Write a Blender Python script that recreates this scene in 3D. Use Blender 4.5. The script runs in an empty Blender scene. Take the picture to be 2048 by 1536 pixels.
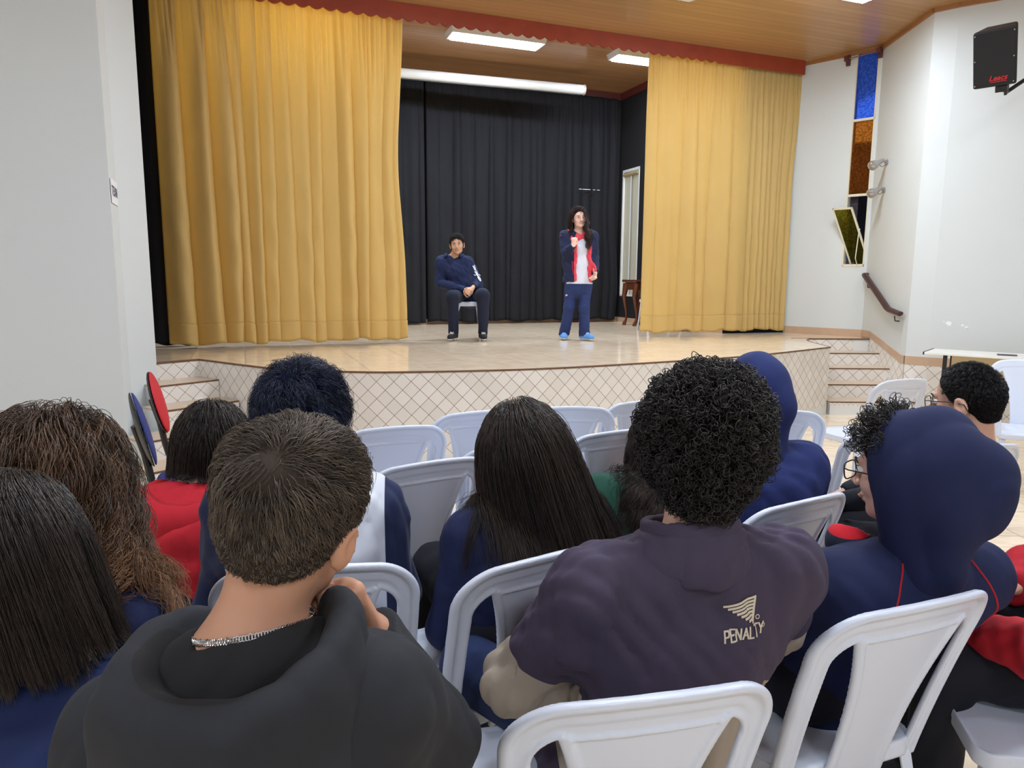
import bpy, bmesh, math, random
import numpy as np
from mathutils import Vector, Matrix
from math import sin, cos, pi, radians, sqrt
random.seed(7)
RNG = np.random.default_rng(11)
scene = bpy.context.scene
COL = scene.collection

# ------------------------------------------------------------------ camera
CAM_H = 1.45
P_, R_ = radians(8.33), radians(.36)
fw = Vector((0, cos(P_), -sin(P_))); u0 = Vector((0, sin(P_), cos(P_))); r0 = Vector((1, 0, 0))
rt = r0 * cos(R_) + u0 * sin(R_); up = u0 * cos(R_) - r0 * sin(R_)
cam_d = bpy.data.cameras.new('camera'); cam = bpy.data.objects.new('camera', cam_d); COL.objects.link(cam)
cam_d.sensor_fit = 'HORIZONTAL'; cam_d.sensor_width = 36.0; cam_d.lens = 1420.0 / 2048.0 * 36.0
cam_d.clip_start = .05; cam_d.clip_end = 100
M = Matrix((rt, up, -fw)).transposed().to_4x4(); M.translation = Vector((0, 0, CAM_H))
cam.matrix_world = M
scene.camera = cam
scene.view_settings.view_transform = 'Standard'; scene.view_settings.look = 'None'
scene.view_settings.gamma = 1; scene.view_settings.use_curve_mapping = False
scene.view_settings.exposure = 0.0

# ------------------------------------------------------------------ world (dull daylight seen only through the windows)
w = bpy.data.worlds.new('world'); scene.world = w; w.use_nodes = True
bg = w.node_tree.nodes['Background']; bg.inputs[0].default_value = (.62, .74, 1, 1); bg.inputs[1].default_value = 1.0

# ------------------------------------------------------------------ room dimensions shared by the builders
ANG = math.atan(.378)                      # the stage front runs along U, V points upstage
U = np.array([cos(ANG), sin(ANG)]); V = np.array([-sin(ANG), cos(ANG)])
CEIL = 4.30; SCEIL = 4.53; ST = .75
FIX_E = 43.0                               # emission strength of the fluorescent tubes' diffusers
HALL_LIGHTS = [(2.98, 7.27), (.3, 5.75), (-2.6, 4.3), (3.9, 3.4), (.6, 1.9), (-3.2, .2), (4.6, -1.6), (1.2, -2.6), (-2.6, -3.6)]  # first one is visible; the rest are unseen, added to brighten the audience
HALL_ON = [1, 1, 0, 1, 1, 1, 1, 1, 1]

# ------------------------------------------------------------------ helpers
def link(o, parent=None):
    COL.objects.link(o)
    if parent is not None: o.parent = parent
    return o
def tag(o, label=None, cat=None, group=None, kind=None):
    if label: o['label'] = label
    if cat: o['category'] = cat
    if group: o['group'] = group
    if kind: o['kind'] = kind
    return o
def empty(name, loc=(0, 0, 0), rz=0.0):
    o = bpy.data.objects.new(name, None); o.empty_display_size = .1; link(o)
    o.location = loc; o.rotation_euler = (0, 0, rz); return o
def mesh_np(name, verts, faces, mat=None, parent=None, smooth=True, mats=None, midx=None, uvs=None):
    """verts (n,3) array; faces list or (m,k) array"""
    me = bpy.data.meshes.new(name)
    if isinstance(faces, np.ndarray):
        m, k = faces.shape
        me.vertices.add(len(verts)); me.vertices.foreach_set('co', np.asarray(verts, np.float32).ravel())
        me.loops.add(m * k); me.loops.foreach_set('vertex_index', faces.astype(np.int32).ravel())
        me.polygons.add(m); me.polygons.foreach_set('loop_start', np.arange(0, m * k, k, dtype=np.int32))
        me.polygons.foreach_set('loop_total', np.full(m, k, np.int32))
        me.update(calc_edges=True)
    else:
        me.from_pydata([tuple(v) for v in verts], [], [tuple(f) for f in faces])
    if uvs is not None:
        uvl = me.uv_layers.new(name='UVMap')
        vi = np.empty(len(me.loops), np.int32); me.loops.foreach_get('vertex_index', vi)
        uvl.data.foreach_set('uv', np.asarray(uvs, np.float32)[vi].ravel())
    if smooth: me.polygons.foreach_set('use_smooth', np.ones(len(me.polygons), bool))
    for m_ in (mats or ([mat] if mat else [])): me.materials.append(m_)
    if midx is not None: me.polygons.foreach_set('material_index', np.asarray(midx, np.int32))
    me.update()
    return link(bpy.data.objects.new(name, me), parent)
class MB:
    """collects shapes into ONE mesh"""
    def __init__(s): s.v = []; s.f = []
    def add(s, vs, fs):
        b = len(s.v); s.v += [tuple(map(float, v)) for v in vs]; s.f += [tuple(i + b for i in f) for f in fs]; return s
    def box(s, c, size, rz=0.0, rx=0.0, ry=0.0):
        R = Matrix.Rotation(rz, 3, 'Z') @ Matrix.Rotation(ry, 3, 'Y') @ Matrix.Rotation(rx, 3, 'X')
        vs = [Vector(c) + R @ Vector((x * size[0] / 2, y * size[1] / 2, z * size[2] / 2)) for x in (-1, 1) for y in (-1, 1) for z in (-1, 1)]
        return s.add(vs, [(0, 1, 3, 2), (4, 6, 7, 5), (0, 4, 5, 1), (2, 3, 7, 6), (0, 2, 6, 4), (1, 5, 7, 3)])
    def prism(s, poly, z0, z1):
        n = len(poly); vs = [(p[0], p[1], z0) for p in poly] + [(p[0], p[1], z1) for p in poly]
        return s.add(vs, [tuple(range(n - 1, -1, -1)), tuple(range(n, 2 * n))] + [(i, (i + 1) % n, n + (i + 1) % n, n + i) for i in range(n)])
    def tube(s, pts, r, n=10, cap=True, flat=1.0):
        pts = [Vector(p) for p in pts]; rs = r if isinstance(r, (list, tuple)) else [r] * len(pts)
        vs = []; prev = None
        for i, p in enumerate(pts):
            t = (pts[min(i + 1, len(pts) - 1)] - pts[max(i - 1, 0)]).normalized()
            if prev is None:
                a = Vector((0, 0, 1)) if abs(t.z) < .9 else Vector((1, 0, 0)); x = a.cross(t).normalized()
            else:
                x = (prev - t * prev.dot(t)); x = x.normalized() if x.length > 1e-6 else Vector((1, 0, 0))
            prev = x; y = t.cross(x)
            vs += [p + x * (rs[i] * cos(2 * pi * k / n)) + y * (rs[i] * flat * sin(2 * pi * k / n)) for k in range(n)]
        fs = [(i * n + k, i * n + (k + 1) % n, (i + 1) * n + (k + 1) % n, (i + 1) * n + k) for i in range(len(pts) - 1) for k in range(n)]
        if cap: fs += [tuple(range(n - 1, -1, -1)), tuple(range((len(pts) - 1) * n, len(pts) * n))]
        return s.add(vs, fs)
    def lathe(s, prof, c=(0, 0, 0), n=24, axis=(0, 0, 1)):
        q = Vector((0, 0, 1)).rotation_difference(Vector(axis))
        vs = [Vector(c) + q @ Vector((r * cos(2 * pi * k / n), r * sin(2 * pi * k / n), h)) for r, h in prof for k in range(n)]
        return s.add(vs, [(i * n + k, i * n + (k + 1) % n, (i + 1) * n + (k + 1) % n, (i + 1) * n + k) for i in range(len(prof) - 1) for k in range(n)])
    def build(s, name, mat, parent=None, smooth=False, bevel=0.0, seg=2):
        o = mesh_np(name, s.v, s.f, mat, parent, smooth)
        bm = bmesh.new(); bm.from_mesh(o.data); bmesh.ops.recalc_face_normals(bm, faces=bm.faces)
        if bevel: bmesh.ops.bevel(bm, geom=[e for e in bm.edges if len(e.link_faces) == 2 and e.calc_face_angle(0) > .5], offset=bevel, segments=seg, affect='EDGES', profile=.5)
        bm.to_mesh(o.data); bm.free()
        if smooth and hasattr(o.data, 'set_sharp_from_angle'): o.data.set_sharp_from_angle(angle=radians(40))
        return o

# ------------------------------------------------------------------ materials
MATS = {}
def mat(name, col=(.8, .8, .8), rough=.5, metal=0.0, spec=.5, sheen=0.0, sss=0.0, noise=None, bump=None, emit=None, trans=0.0, coat=0.0, ior=1.45):
    """noise=(scale, amount, detail) varies the colour; bump=(scale, strength, distance)"""
    if name in MATS: return MATS[name]
    m = bpy.data.materials.new(name); m.use_nodes = True; nt = m.node_tree; b = nt.nodes['Principled BSDF']
    b.inputs['Base Color'].default_value = (*col, 1); b.inputs['Roughness'].default_value = rough; b.inputs['Metallic'].default_value = metal
    b.inputs['Specular IOR Level'].default_value = spec; b.inputs['IOR'].default_value = ior
    b.inputs['Transmission Weight'].default_value = trans; b.inputs['Coat Weight'].default_value = coat
    if sheen: b.inputs['Sheen Weight'].default_value = sheen; b.inputs['Sheen Roughness'].default_value = .5; b.inputs['Sheen Tint'].default_value = (*[min(1, c * 3 + .1) for c in col], 1)
    if sss: b.inputs['Subsurface Weight'].default_value = sss; b.inputs['Subsurface Radius'].default_value = (.012, .005, .003); b.inputs['Subsurface Scale'].default_value = 1.0
    if emit: b.inputs['Emission Color'].default_value = (*emit[0], 1); b.inputs['Emission Strength'].default_value = emit[1]
    tc = nt.nodes.new('ShaderNodeTexCoord')
    if noise:
        n = nt.nodes.new('ShaderNodeTexNoise'); n.inputs['Scale'].default_value = noise[0]; n.inputs['Detail'].default_value = noise[2] if len(noise) > 2 else 4
        nt.links.new(tc.outputs['Object'], n.inputs['Vector'])
        mx = nt.nodes.new('ShaderNodeMix'); mx.data_type = 'RGBA'
        a = noise[1]; mx.inputs['A'].default_value = (*[c * (1 - a) for c in col], 1); mx.inputs['B'].default_value = (*[min(1, c * (1 + a)) for c in col], 1)
        nt.links.new(n.outputs['Fac'], mx.inputs['Factor']); nt.links.new(mx.outputs['Result'], b.inputs['Base Color'])
    if bump:
        n = nt.nodes.new('ShaderNodeTexNoise'); n.inputs['Scale'].default_value = bump[0]; n.inputs['Detail'].default_value = 6
        nt.links.new(tc.outputs['Object'], n.inputs['Vector'])
        bp = nt.nodes.new('ShaderNodeBump'); bp.inputs['Strength'].default_value = bump[1]; bp.inputs['Distance'].default_value = bump[2]
        nt.links.new(n.outputs['Fac'], bp.inputs['Height']); nt.links.new(bp.outputs['Normal'], b.inputs['Normal'])
    MATS[name] = m; return m
class NT:
    """small node-tree writer"""
    def __init__(s, m): s.m = m; s.nt = m.node_tree; s.b = s.nt.nodes['Principled BSDF']
    def n(s, t, **kw):
        x = s.nt.nodes.new('ShaderNode' + t)
        for k, v in kw.items():
            if k.startswith('i_'): x.inputs[int(k[2:])].default_value = v
            else: setattr(x, k, v)
        return x
    def l(s, a, b): s.nt.links.new(a, b)
    def math(s, op, a, b=None):
        x = s.n('Math', operation=op)
        for i, q in enumerate((a, b)):
            if q is None: continue
            if isinstance(q, (int, float)): x.inputs[i].default_value = q
            else: s.l(q, x.inputs[i])
        return x.outputs[0]
    def mix(s, f, a, b):
        x = s.n('Mix', data_type='RGBA')
        for k, q in (('Factor', f), ('A', a), ('B', b)):
            if isinstance(q, (int, float)): x.inputs[k].default_value = q
            elif isinstance(q, tuple): x.inputs[k].default_value = (*q, 1)
            else: s.l(q, x.inputs[k])
        return x.outputs['Result']
def srgb(r, g, b):
    f = lambda c: ((c / 255 + .055) / 1.055) ** 2.4 if c > 10 else c / 255 / 12.92
    return (f(r), f(g), f(b))

m_wall = mat('wall_paint', srgb(212, 216, 214), .6, bump=(60, .15, .002), noise=(1.3, .025, 5))
m_wall_g = mat('pier_paint', srgb(214, 220, 221), .6, bump=(60, .12, .002), noise=(1.0, .02, 4))
m_black_wall = mat('black_paint', (.008, .008, .01), .8)
m_white_pl = mat('white_plastic', srgb(214, 221, 236), .32, spec=.5, bump=(250, .05, .0005), sss=.0)
m_redwood = mat('red_wood', srgb(150, 62, 38), .45, noise=(6, .25, 6))
m_darkred = mat('dark_red_trim', srgb(92, 40, 34), .5)
m_woodtrim = mat('ceiling_trim_wood', srgb(160, 110, 66), .45)
m_black = mat('black_plastic', (.012, .012, .014), .45)
m_metal_w = mat('white_enamel', srgb(225, 226, 224), .4)
m_cream = mat('cream_frame', srgb(222, 214, 190), .45)
m_lit = mat('lamp_diffuser', (1, 1, 1), .4, emit=((.79, .885, 1), FIX_E))
m_lit_s = mat('stage_lamp_diffuser', (1, 1, 1), .4, emit=((.79, .885, 1), FIX_E * 2.2))
def planks(name, c1, c2, ang, width=.1):
    m = mat(name, c1, .38, coat=.15); t = NT(m)
    tc = t.n('TexCoord'); mp = t.n('Mapping'); mp.inputs['Rotation'].default_value = (0, 0, -ang); t.l(tc.outputs['Object'], mp.inputs['Vector'])
    sp = t.n('SeparateXYZ'); t.l(mp.outputs[0], sp.inputs[0])
    fr = t.math('FRACT', t.math('DIVIDE', sp.outputs[1], width)); fl = t.math('FLOOR', t.math('DIVIDE', sp.outputs[1], width))
    seam = t.math('LESS_THAN', t.math('ABSOLUTE', t.math('SUBTRACT', fr, .5)), .47)
    mp2 = t.n('Mapping'); mp2.inputs['Scale'].default_value = (.7, 22, 1); t.l(mp.outputs[0], mp2.inputs['Vector'])
    nz = t.n('TexNoise'); nz.inputs['Scale'].default_value = 1.6; nz.inputs['Detail'].default_value = 8; t.l(mp2.outputs[0], nz.inputs['Vector'])
    wn = t.n('TexWhiteNoise', noise_dimensions='1D'); t.l(fl, wn.inputs['W'])
    f = t.math('ADD', t.math('MULTIPLY', nz.outputs['Fac'], .9), t.math('MULTIPLY', wn.outputs['Value'], .25))
    c = t.mix(f, c1, c2); c = t.mix(seam, tuple(x * .85 for x in c1), c)
    t.l(c, t.b.inputs['Base Color'])
    bp = t.n('Bump'); bp.inputs['Distance'].default_value = .003; bp.inputs['Strength'].default_value = .5; t.l(seam, bp.inputs['Height']); t.l(bp.outputs[0], t.b.inputs['Normal'])
    return m
m_ceil = planks('wood_ceiling', srgb(150, 112, 70), srgb(186, 144, 98), ANG)
m_sceil = planks('stage_wood_ceiling', srgb(140, 100, 66), srgb(190, 146, 102), ANG)
def floor_tiles(name, size, ang, ox=0.0, oy=0.0):
    m = mat(name, srgb(216, 196, 168), .14, coat=.0); t = NT(m)
    tc = t.n('TexCoord'); mp = t.n('Mapping'); mp.inputs['Rotation'].default_value = (0, 0, -ang); mp.inputs['Location'].default_value = (ox, oy, 0); t.l(tc.outputs['Object'], mp.inputs['Vector'])
    sp = t.n('SeparateXYZ'); t.l(mp.outputs[0], sp.inputs[0])
    def line(q):
        fr = t.math('FRACT', t.math('DIVIDE', q, size)); return t.math('GREATER_THAN', t.math('ABSOLUTE', t.math('SUBTRACT', fr, .5)), .5 - .0035 / size)
    g = t.math('MAXIMUM', line(sp.outputs[0]), line(sp.outputs[1]))
    cx = t.math('FLOOR', t.math('DIVIDE', sp.outputs[0], size)); cy = t.math('FLOOR', t.math('DIVIDE', sp.outputs[1], size))
    wn = t.n('TexWhiteNoise', noise_dimensions='1D'); t.l(t.math('ADD', t.math('MULTIPLY', cx, 7.13), cy), wn.inputs['W'])
    mp2 = t.n('Mapping'); mp2.inputs['Scale'].default_value = (1.0, 3.2, 1); mp2.inputs['Rotation'].default_value = (0, 0, .5); t.l(tc.outputs['Object'], mp2.inputs['Vector'])
    nz = t.n('TexNoise', noise_dimensions='4D'); nz.inputs['Scale'].default_value = 4; nz.inputs['Detail'].default_value = 6; nz.inputs['Distortion'].default_value = 1.6
    t.l(mp2.outputs[0], nz.inputs['Vector']); t.l(t.math('MULTIPLY', wn.outputs['Value'], 20), nz.inputs['W'])
    cr = t.n('ValToRGB'); cr.color_ramp.elements[0].position = .3; cr.color_ramp.elements[0].color = (*srgb(218, 195, 166), 1)
    cr.color_ramp.elements[1].position = .6; cr.color_ramp.elements[1].color = (*srgb(240, 221, 194), 1); t.l(nz.outputs['Fac'], cr.inputs[0])
    t.l(t.mix(g, cr.outputs[0], srgb(170, 150, 126)), t.b.inputs['Base Color'])
    t.l(t.math('ADD', .13, t.math('MULTIPLY', g, .4)), t.b.inputs['Roughness'])
    return m
m_floor = floor_tiles('hall_floor_tile', .45, 0.0, .2, .1)
m_sfloor = floor_tiles('stage_floor_tile', .45, ANG)
def diamond():
    """white tiles laid on the diagonal with brown grout; UV in metres"""
    m = mat('diamond_tile', srgb(226, 220, 212), .18); t = NT(m)
    uv = t.n('UVMap'); sp = t.n('SeparateXYZ'); t.l(uv.outputs[0], sp.inputs[0])
    D = .152
    a = t.math('DIVIDE', t.math('ADD', sp.outputs[0], sp.outputs[1]), D); b = t.math('DIVIDE', t.math('SUBTRACT', sp.outputs[0], sp.outputs[1]), D)
    def line(q): return t.math('GREATER_THAN', t.math('ABSOLUTE', t.math('SUBTRACT', t.math('FRACT', q), .5)), .5 - .018)
    g = t.math('MAXIMUM', line(a), line(b))
    wn = t.n('TexWhiteNoise', noise_dimensions='2D'); cm = t.n('CombineXYZ'); t.l(t.math('FLOOR', a), cm.inputs[0]); t.l(t.math('FLOOR', b), cm.inputs[1]); t.l(cm.outputs[0], wn.inputs['Vector'])
    c = t.mix(wn.outputs['Value'], srgb(226, 220, 211), srgb(236, 231, 224))
    t.l(t.mix(g, c, srgb(120, 84, 58)), t.b.inputs['Base Color']); t.l(t.math('ADD', .15, t.math('MULTIPLY', g, .5)), t.b.inputs['Roughness'])
    return m
m_dia = diamond()
m_nose = mat('brown_nosing', srgb(110, 78, 56), .4)
m_base = mat('beige_baseboard_tile', srgb(196, 164, 136), .25, noise=(7, .1, 5))
m_skirt = mat('white_skirting_tile', srgb(226, 226, 222), .2)
m_tread = mat('beige_tread_tile', srgb(206, 182, 154), .2, noise=(5, .08, 5))
# ================================================================== THE ROOM
def struct(o): o['kind'] = 'structure'; return o
def sheet(name, pts, z0, z1, m, thick=.12, side=1):
    """a vertical wall standing along the polyline pts, thickened away from the room"""
    mb = MB()
    for (a, b) in zip(pts[:-1], pts[1:]):
        a = np.array(a); b = np.array(b); d = (b - a) / np.linalg.norm(b - a); n = np.array([-d[1], d[0]]) * thick * side
        mb.prism([a, b, b + n, a + n], z0, z1)
    return struct(mb.build(name, m))
PA = np.array([4.5, 9.15]); PE = np.array([3.78, 9.88]); PB = np.array([4.42, 7.95]); PC = np.array([4.59, 7.80])
PD = PC + 4.2 * np.array([.834, -.552])
Q0 = np.array([-2.83, 5.12]); P0 = np.array([-2.96, 5.45]); P1 = np.array([-2.96, 5.87])
PK = np.array([1.80, 12.45]); PKR = PK - 3.0 * V                     # right-hand side wall of the stage
PKL = PK - 8.3 * U; PKLR = PKL - 5.2 * V

fl = MB(); fl.prism([(-9, -6), (9.5, -6), (9.5, 14), (-9, 14)], -.1, 0); struct(fl.build('floor', m_floor))
# hall ceiling: everything in front of the beam line
bl = lambda x, off=0.0: 8.32 + off + .378 * x
cl = MB(); cl.prism([(-9, -6), (9.5, -6), (9.5, bl(9.5)), (-9, bl(-9))], CEIL, CEIL + .1); struct(cl.build('ceiling', m_ceil))
sc = MB(); sc.prism([(-9, bl(-9, .03)), (6, bl(6, .03)), (6, bl(6, 5.5)), (-9, bl(-9, 5.5))], SCEIL, SCEIL + .1); struct(sc.build('ceiling_stage', m_sceil))
# wall with the coloured window
def lerp(a, b, t): return a + (b - a) * t
WL = np.array([4.28, 9.37]); WR = np.array([4.475, 9.175])
dAE = (PA - PE) / np.linalg.norm(PA - PE); nAE = np.array([-dAE[1], dAE[0]])
nAE = nAE if nAE[1] > 0 else -nAE
def seg(mb, a, b, z0, z1, n, th=.14): mb.prism([a, b, b + n * th, a + n * th], z0, z1)
wm = MB(); seg(wm, PE, WL, 0, CEIL, nAE); seg(wm, WR, PA + dAE * .14, 0, CEIL, nAE); seg(wm, WL, WR, 0, 1.65, nAE); seg(wm, WL, WR, 4.285, CEIL, nAE)
seg(wm, PE - dAE * .03 + nAE * .0, PE, 0, CEIL, nAE); struct(wm.build('wall_window', m_wall))
sheet('wall_handrail', [PA, PB], 0, CEIL, m_wall, .14, 1)
sheet('wall_right', [PB, PC, PD], 0, CEIL, m_wall, .14, 1)
sheet('wall_far_right', [PD, (8.1, -5.5)], 0, CEIL, m_wall, .14, 1)
sheet('wall_back', [(8.2, -5.5), (-8.2, -5.5)], 0, CEIL, m_wall, .14, 1)
sheet('wall_far_left', [(-8.1, -5.5), (-8.1, 3.2)], 0, CEIL, m_wall, .14, 1)
# left pier: grey hall face, chamfer, bright jamb, and the blank wall upstage of it
QL = Q0 + 5.8 * np.array([-.935, -.354])
pr = MB(); pr.prism([QL, Q0, P0, P1, P1 + np.array([-.6, .15]), QL + np.array([-.1, .8])], 0, CEIL)
struct(pr.build('wall_left', m_wall_g))
# stage shell
sheet('wall_stage_back', [PKL, PK], ST, SCEIL, m_black_wall, .12, 1)
wt0, wt1 = .12, .68                                                # window opening along the right side wall of the stage
def kp(t): return PK - V * t
sw = MB(); nU = U
for t0, t1, z0, z1 in ((0, wt0, ST, SCEIL), (wt1, 3.0, ST, SCEIL), (wt0, wt1, ST, 1.19), (wt0, wt1, 3.28, SCEIL)): seg(sw, kp(t0), kp(t1), z0, z1, nU, .12)
struct(sw.build('wall_stage_right', m_black_wall))
sheet('wall_stage_left', [PKL, PKLR], ST, SCEIL, m_black_wall, .12, -1)
fr = MB(); seg(fr, PE - dAE * .02, PKR + U * .02, ST, SCEIL, nAE * 0 + V, .12); struct(fr.build('wall_proscenium', m_black_wall))
# dark timber trim under the stage ceiling
tb = MB(); tb.prism([PKL, PK, PK - V * .04, PKL - V * .04], SCEIL - .11, SCEIL); tb.prism([PK, kp(3), kp(3) - U * .04, PK - U * .04], SCEIL - .11, SCEIL)
struct(tb.build('trim_1', m_darkred))
ct = MB()                                                           # crown moulding of the hall
for a, b in ((PE, PA), (PA, PB), (PB, PC), (PC, PD)):
    d = (b - a) / np.linalg.norm(b - a); n = np.array([d[1], -d[0]])
    if a is PE: pass
    ct.prism([a, b, b + n * .03, a + n * .03], CEIL - .045, CEIL)
struct(ct.build('trim_2', m_woodtrim))
# red timber beam with its scalloped lower edge
bx0, bx1 = -5.2, 3.80; L = (bx1 - bx0) / cos(ANG); a0 = np.array([bx0, bl(bx0)])
N = 900; ss = np.linspace(0, L, N); per = .135
zb = 4.155 - .030 * np.abs(np.sin(pi * ss / per)); flat = ss > L - 1.3 ; zb[flat] = 4.128
vs = []; 
for s_, z_ in zip(ss, zb):
    p = a0 + U * s_
    for off, zz in ((0, CEIL - .001), (0, z_), (.028, z_), (.028, CEIL - .001)): q = p + V * off; vs.append((q[0], q[1], zz))
fs = [(4 * i + k, 4 * i + 4 + k, 4 * i + 4 + (k + 1) % 4, 4 * i + (k + 1) % 4) for i in range(N - 1) for k in range(4)] + [(0, 1, 2, 3), tuple(4 * N - 4 + k for k in (3, 2, 1, 0))]
o = mesh_np('trim_3', vs, fs, m_redwood, smooth=False); struct(o)
hd = MB(); hd.prism([a0 + V * .03, a0 + V * .03 + U * L, a0 + V * .1 + U * L, a0 + V * .1], CEIL - .02, SCEIL + .1); struct(hd.build('wall_header', m_black_wall))

# ---------------- the stage
from mathutils.geometry import interpolate_bezier
def catmull(P, n=10):
    P = [np.array(p, float) for p in P]; out = []
    Q = [2 * P[0] - P[1]] + P + [2 * P[-1] - P[-2]]
    for i in range(1, len(Q) - 2):
        for k in range(n):
            t = k / n; p0, p1, p2, p3 = Q[i - 1:i + 3]
            out.append(.5 * ((2 * p1) + (-p0 + p2) * t + (2 * p0 - 5 * p1 + 4 * p2 - p3) * t * t + (-p0 + 3 * p1 - 3 * p2 + p3) * t ** 3))
    out.append(P[-1]); return out
SL = np.array([-2.74, 6.17]); SR = np.array([3.47, 7.73]); STL = np.array([-3.0, 5.84])
front = [SL, np.array([-2.3, 5.85])] + catmull([(-1.86, 5.545), (-1.3, 5.41), (-.75, 5.42), (.18, 5.65), (1.03, 6.05), (2.26, 6.76), SR], 10)
flank = catmull([SR, (3.5, 8.1), (3.56, 8.55), (3.72, 8.9)], 6)
edge = front + flank[1:] + [np.array([4.46, 8.88])]
outline = [STL] + edge + [PA + (0, -.02), PE, PKR, PK, PKL, PKLR, np.array([-3.6, 6.4])]
stg = MB(); stg.prism([tuple(p) for p in outline], .0, ST - .012)
struct(stg.build('floor_stage_base', m_skirt))
st2 = MB(); st2.prism([tuple(p) for p in outline], ST - .012, ST); o = struct(st2.build('floor_stage', m_sfloor))
def tiled_strip(name, pts, z0f, z1f, m=m_dia, off=.004, u0=0.0, vshift=0.0, uk=1.0):
    """a tiled skin on the polyline pts; z0f, z1f lists of heights"""
    pts = [np.array(p, float) for p in pts]; vs = []; uv = []; u_ = u0
    for i, p in enumerate(pts):
        d = pts[min(i + 1, len(pts) - 1)] - pts[max(i - 1, 0)]; d /= np.linalg.norm(d); n = np.array([d[1], -d[0]])
        if i: u_ += np.linalg.norm(p - pts[i - 1])
        q = p + n * off; qi = p - n * .01
        for z in (z0f[i], z1f[i]): vs.append((q[0], q[1], z)); uv.append((u_ * uk, (z - ST + .012) * uk + vshift))
        for z in (z0f[i], z1f[i]): vs.append((qi[0], qi[1], z)); uv.append((u_ * uk, (z - ST + .012) * uk + vshift))
    fs = []
    for i in range(len(pts) - 1):
        a = 4 * i; b = a + 4; fs += [(a, b, b + 1, a + 1), (a + 2, a + 3, b + 3, b + 2), (a + 1, b + 1, b + 3, a + 3), (a, a + 2, b + 2, b)]
    return mesh_np(name, vs, fs, m, smooth=False, uvs=uv)
allp = front + flank[1:]
struct(tiled_strip('trim_4', allp, [.09] * len(allp), [ST - .012] * len(allp), uk=1.15))
struct(tiled_strip('trim_5', allp, [0.0] * len(allp), [.09] * len(allp), m_skirt, .006))
struct(tiled_strip('trim_6', allp + [np.array([4.46, 8.88])], [ST - .012] * (len(allp) + 1), [ST + .001] * (len(allp) + 1), m_nose, .010))
# ---------------- the two flights of steps (each is one thing with treads and risers)
def steps(name, label, L0, R0, down, n, right, widths=None):
    """L0,R0 ends of the top riser line; down = unit vector of descent"""
    root = tag(empty(name, (L0[0], L0[1], 0)), label, 'stairs', 'stairs beside the stage'); root['kind'] = 'structure'
    T = .295; kk = 1.0 if right else 1.15; k0 = np.array(L0, float); k1 = np.array(R0, float); down = np.array(down, float); down /= np.linalg.norm(down)
    o3 = np.array([L0[0], L0[1], 0])
    ns = np.array([-down[1], down[0]]); ns = ns if ns @ (k1 - k0) > 0 else -ns
    wdt = np.linalg.norm(k1 - k0)
    for i in range(n):
        zt = ST - .15 * i                # top of this riser
        if widths: k0 = k1 - (k1 - np.array(L0, float)) / wdt * widths[i]
        a = k0 + down * T * i; b = k1 + down * T * i
        # riser skin
        zlo = zt - .15 + (0 if i == n - 1 else 0)
        pts = [a, b]
        base_u = 0.02
        vs = []; uv = []
        for p, uu in ((a, base_u + wdt - np.linalg.norm(b - a)), (b, base_u + wdt)):
            for z in (zt - .15, zt - .014): vs.append((p[0] - o3[0] + down[0] * .005, p[1] - o3[1] + down[1] * .005, z)); uv.append((uu * kk, (z - zt + .014) * kk * 1.06) if not (right and i == n - 1) else (uu * 3, (z - zt + .014) * 3))
        for p in (a, b):
            q = p - down * .02
            for z in (zt - .15, zt - .014): vs.append((q[0] - o3[0], q[1] - o3[1], z)); uv.append((0, 0))
        o = mesh_np('riser', vs, [(0, 2, 3, 1), (4, 5, 7, 6), (1, 3, 7, 5), (0, 4, 6, 2), (0, 1, 5, 4), (2, 6, 7, 3)], m_dia, root, False, uvs=uv)
        if i == 0:
            mb = MB(); mb.prism([a - o3[:2] + down * .008, b - o3[:2] + down * .008, b - o3[:2] - down * .02, a - o3[:2] - down * .02], zt - .014, zt + .002); mb.build('nosing', m_nose, root)
        else:
            mb = MB(); q0 = a - o3[:2]; q1 = b - o3[:2]
            mb.prism([q0, q1, q1 - down * T, q0 - down * T], zt - .014, zt); mb.build('tread', m_tread, root)
            mb = MB(); mb.prism([q0 + down * .008, q1 + down * .008, q1, q0], zt - .014, zt - .001); mb.build('nosing', m_nose, root)
            mb = MB(); mb.prism([q0 - down * .021, q1 - down * .021, q1 - down * T, q0 - down * T], 0, zt - .015); mb.build('step_block', m_skirt, root)
        if right and i == n - 1:
            mb = MB(); q0 = a - o3[:2]; q1 = b - o3[:2]; mb.prism([q0 + down * .012, q1 + down * .012, q1, q0], 0, .10); mb.build('skirting', m_skirt, root)
    return root
steps('stairs', 'white diamond tiled steps at the right end of the stage under the brown handrail', (3.50, 8.89), (4.475, 8.89), (0, -1), 5, True)
steps('stairs', 'white diamond tiled steps at the left end of the stage beside the white pier', (-3.52, 5.17), (-2.735, 6.165), (.79, -.61), 5, False, (.42, .54, .64, .92, 1.05))
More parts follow.
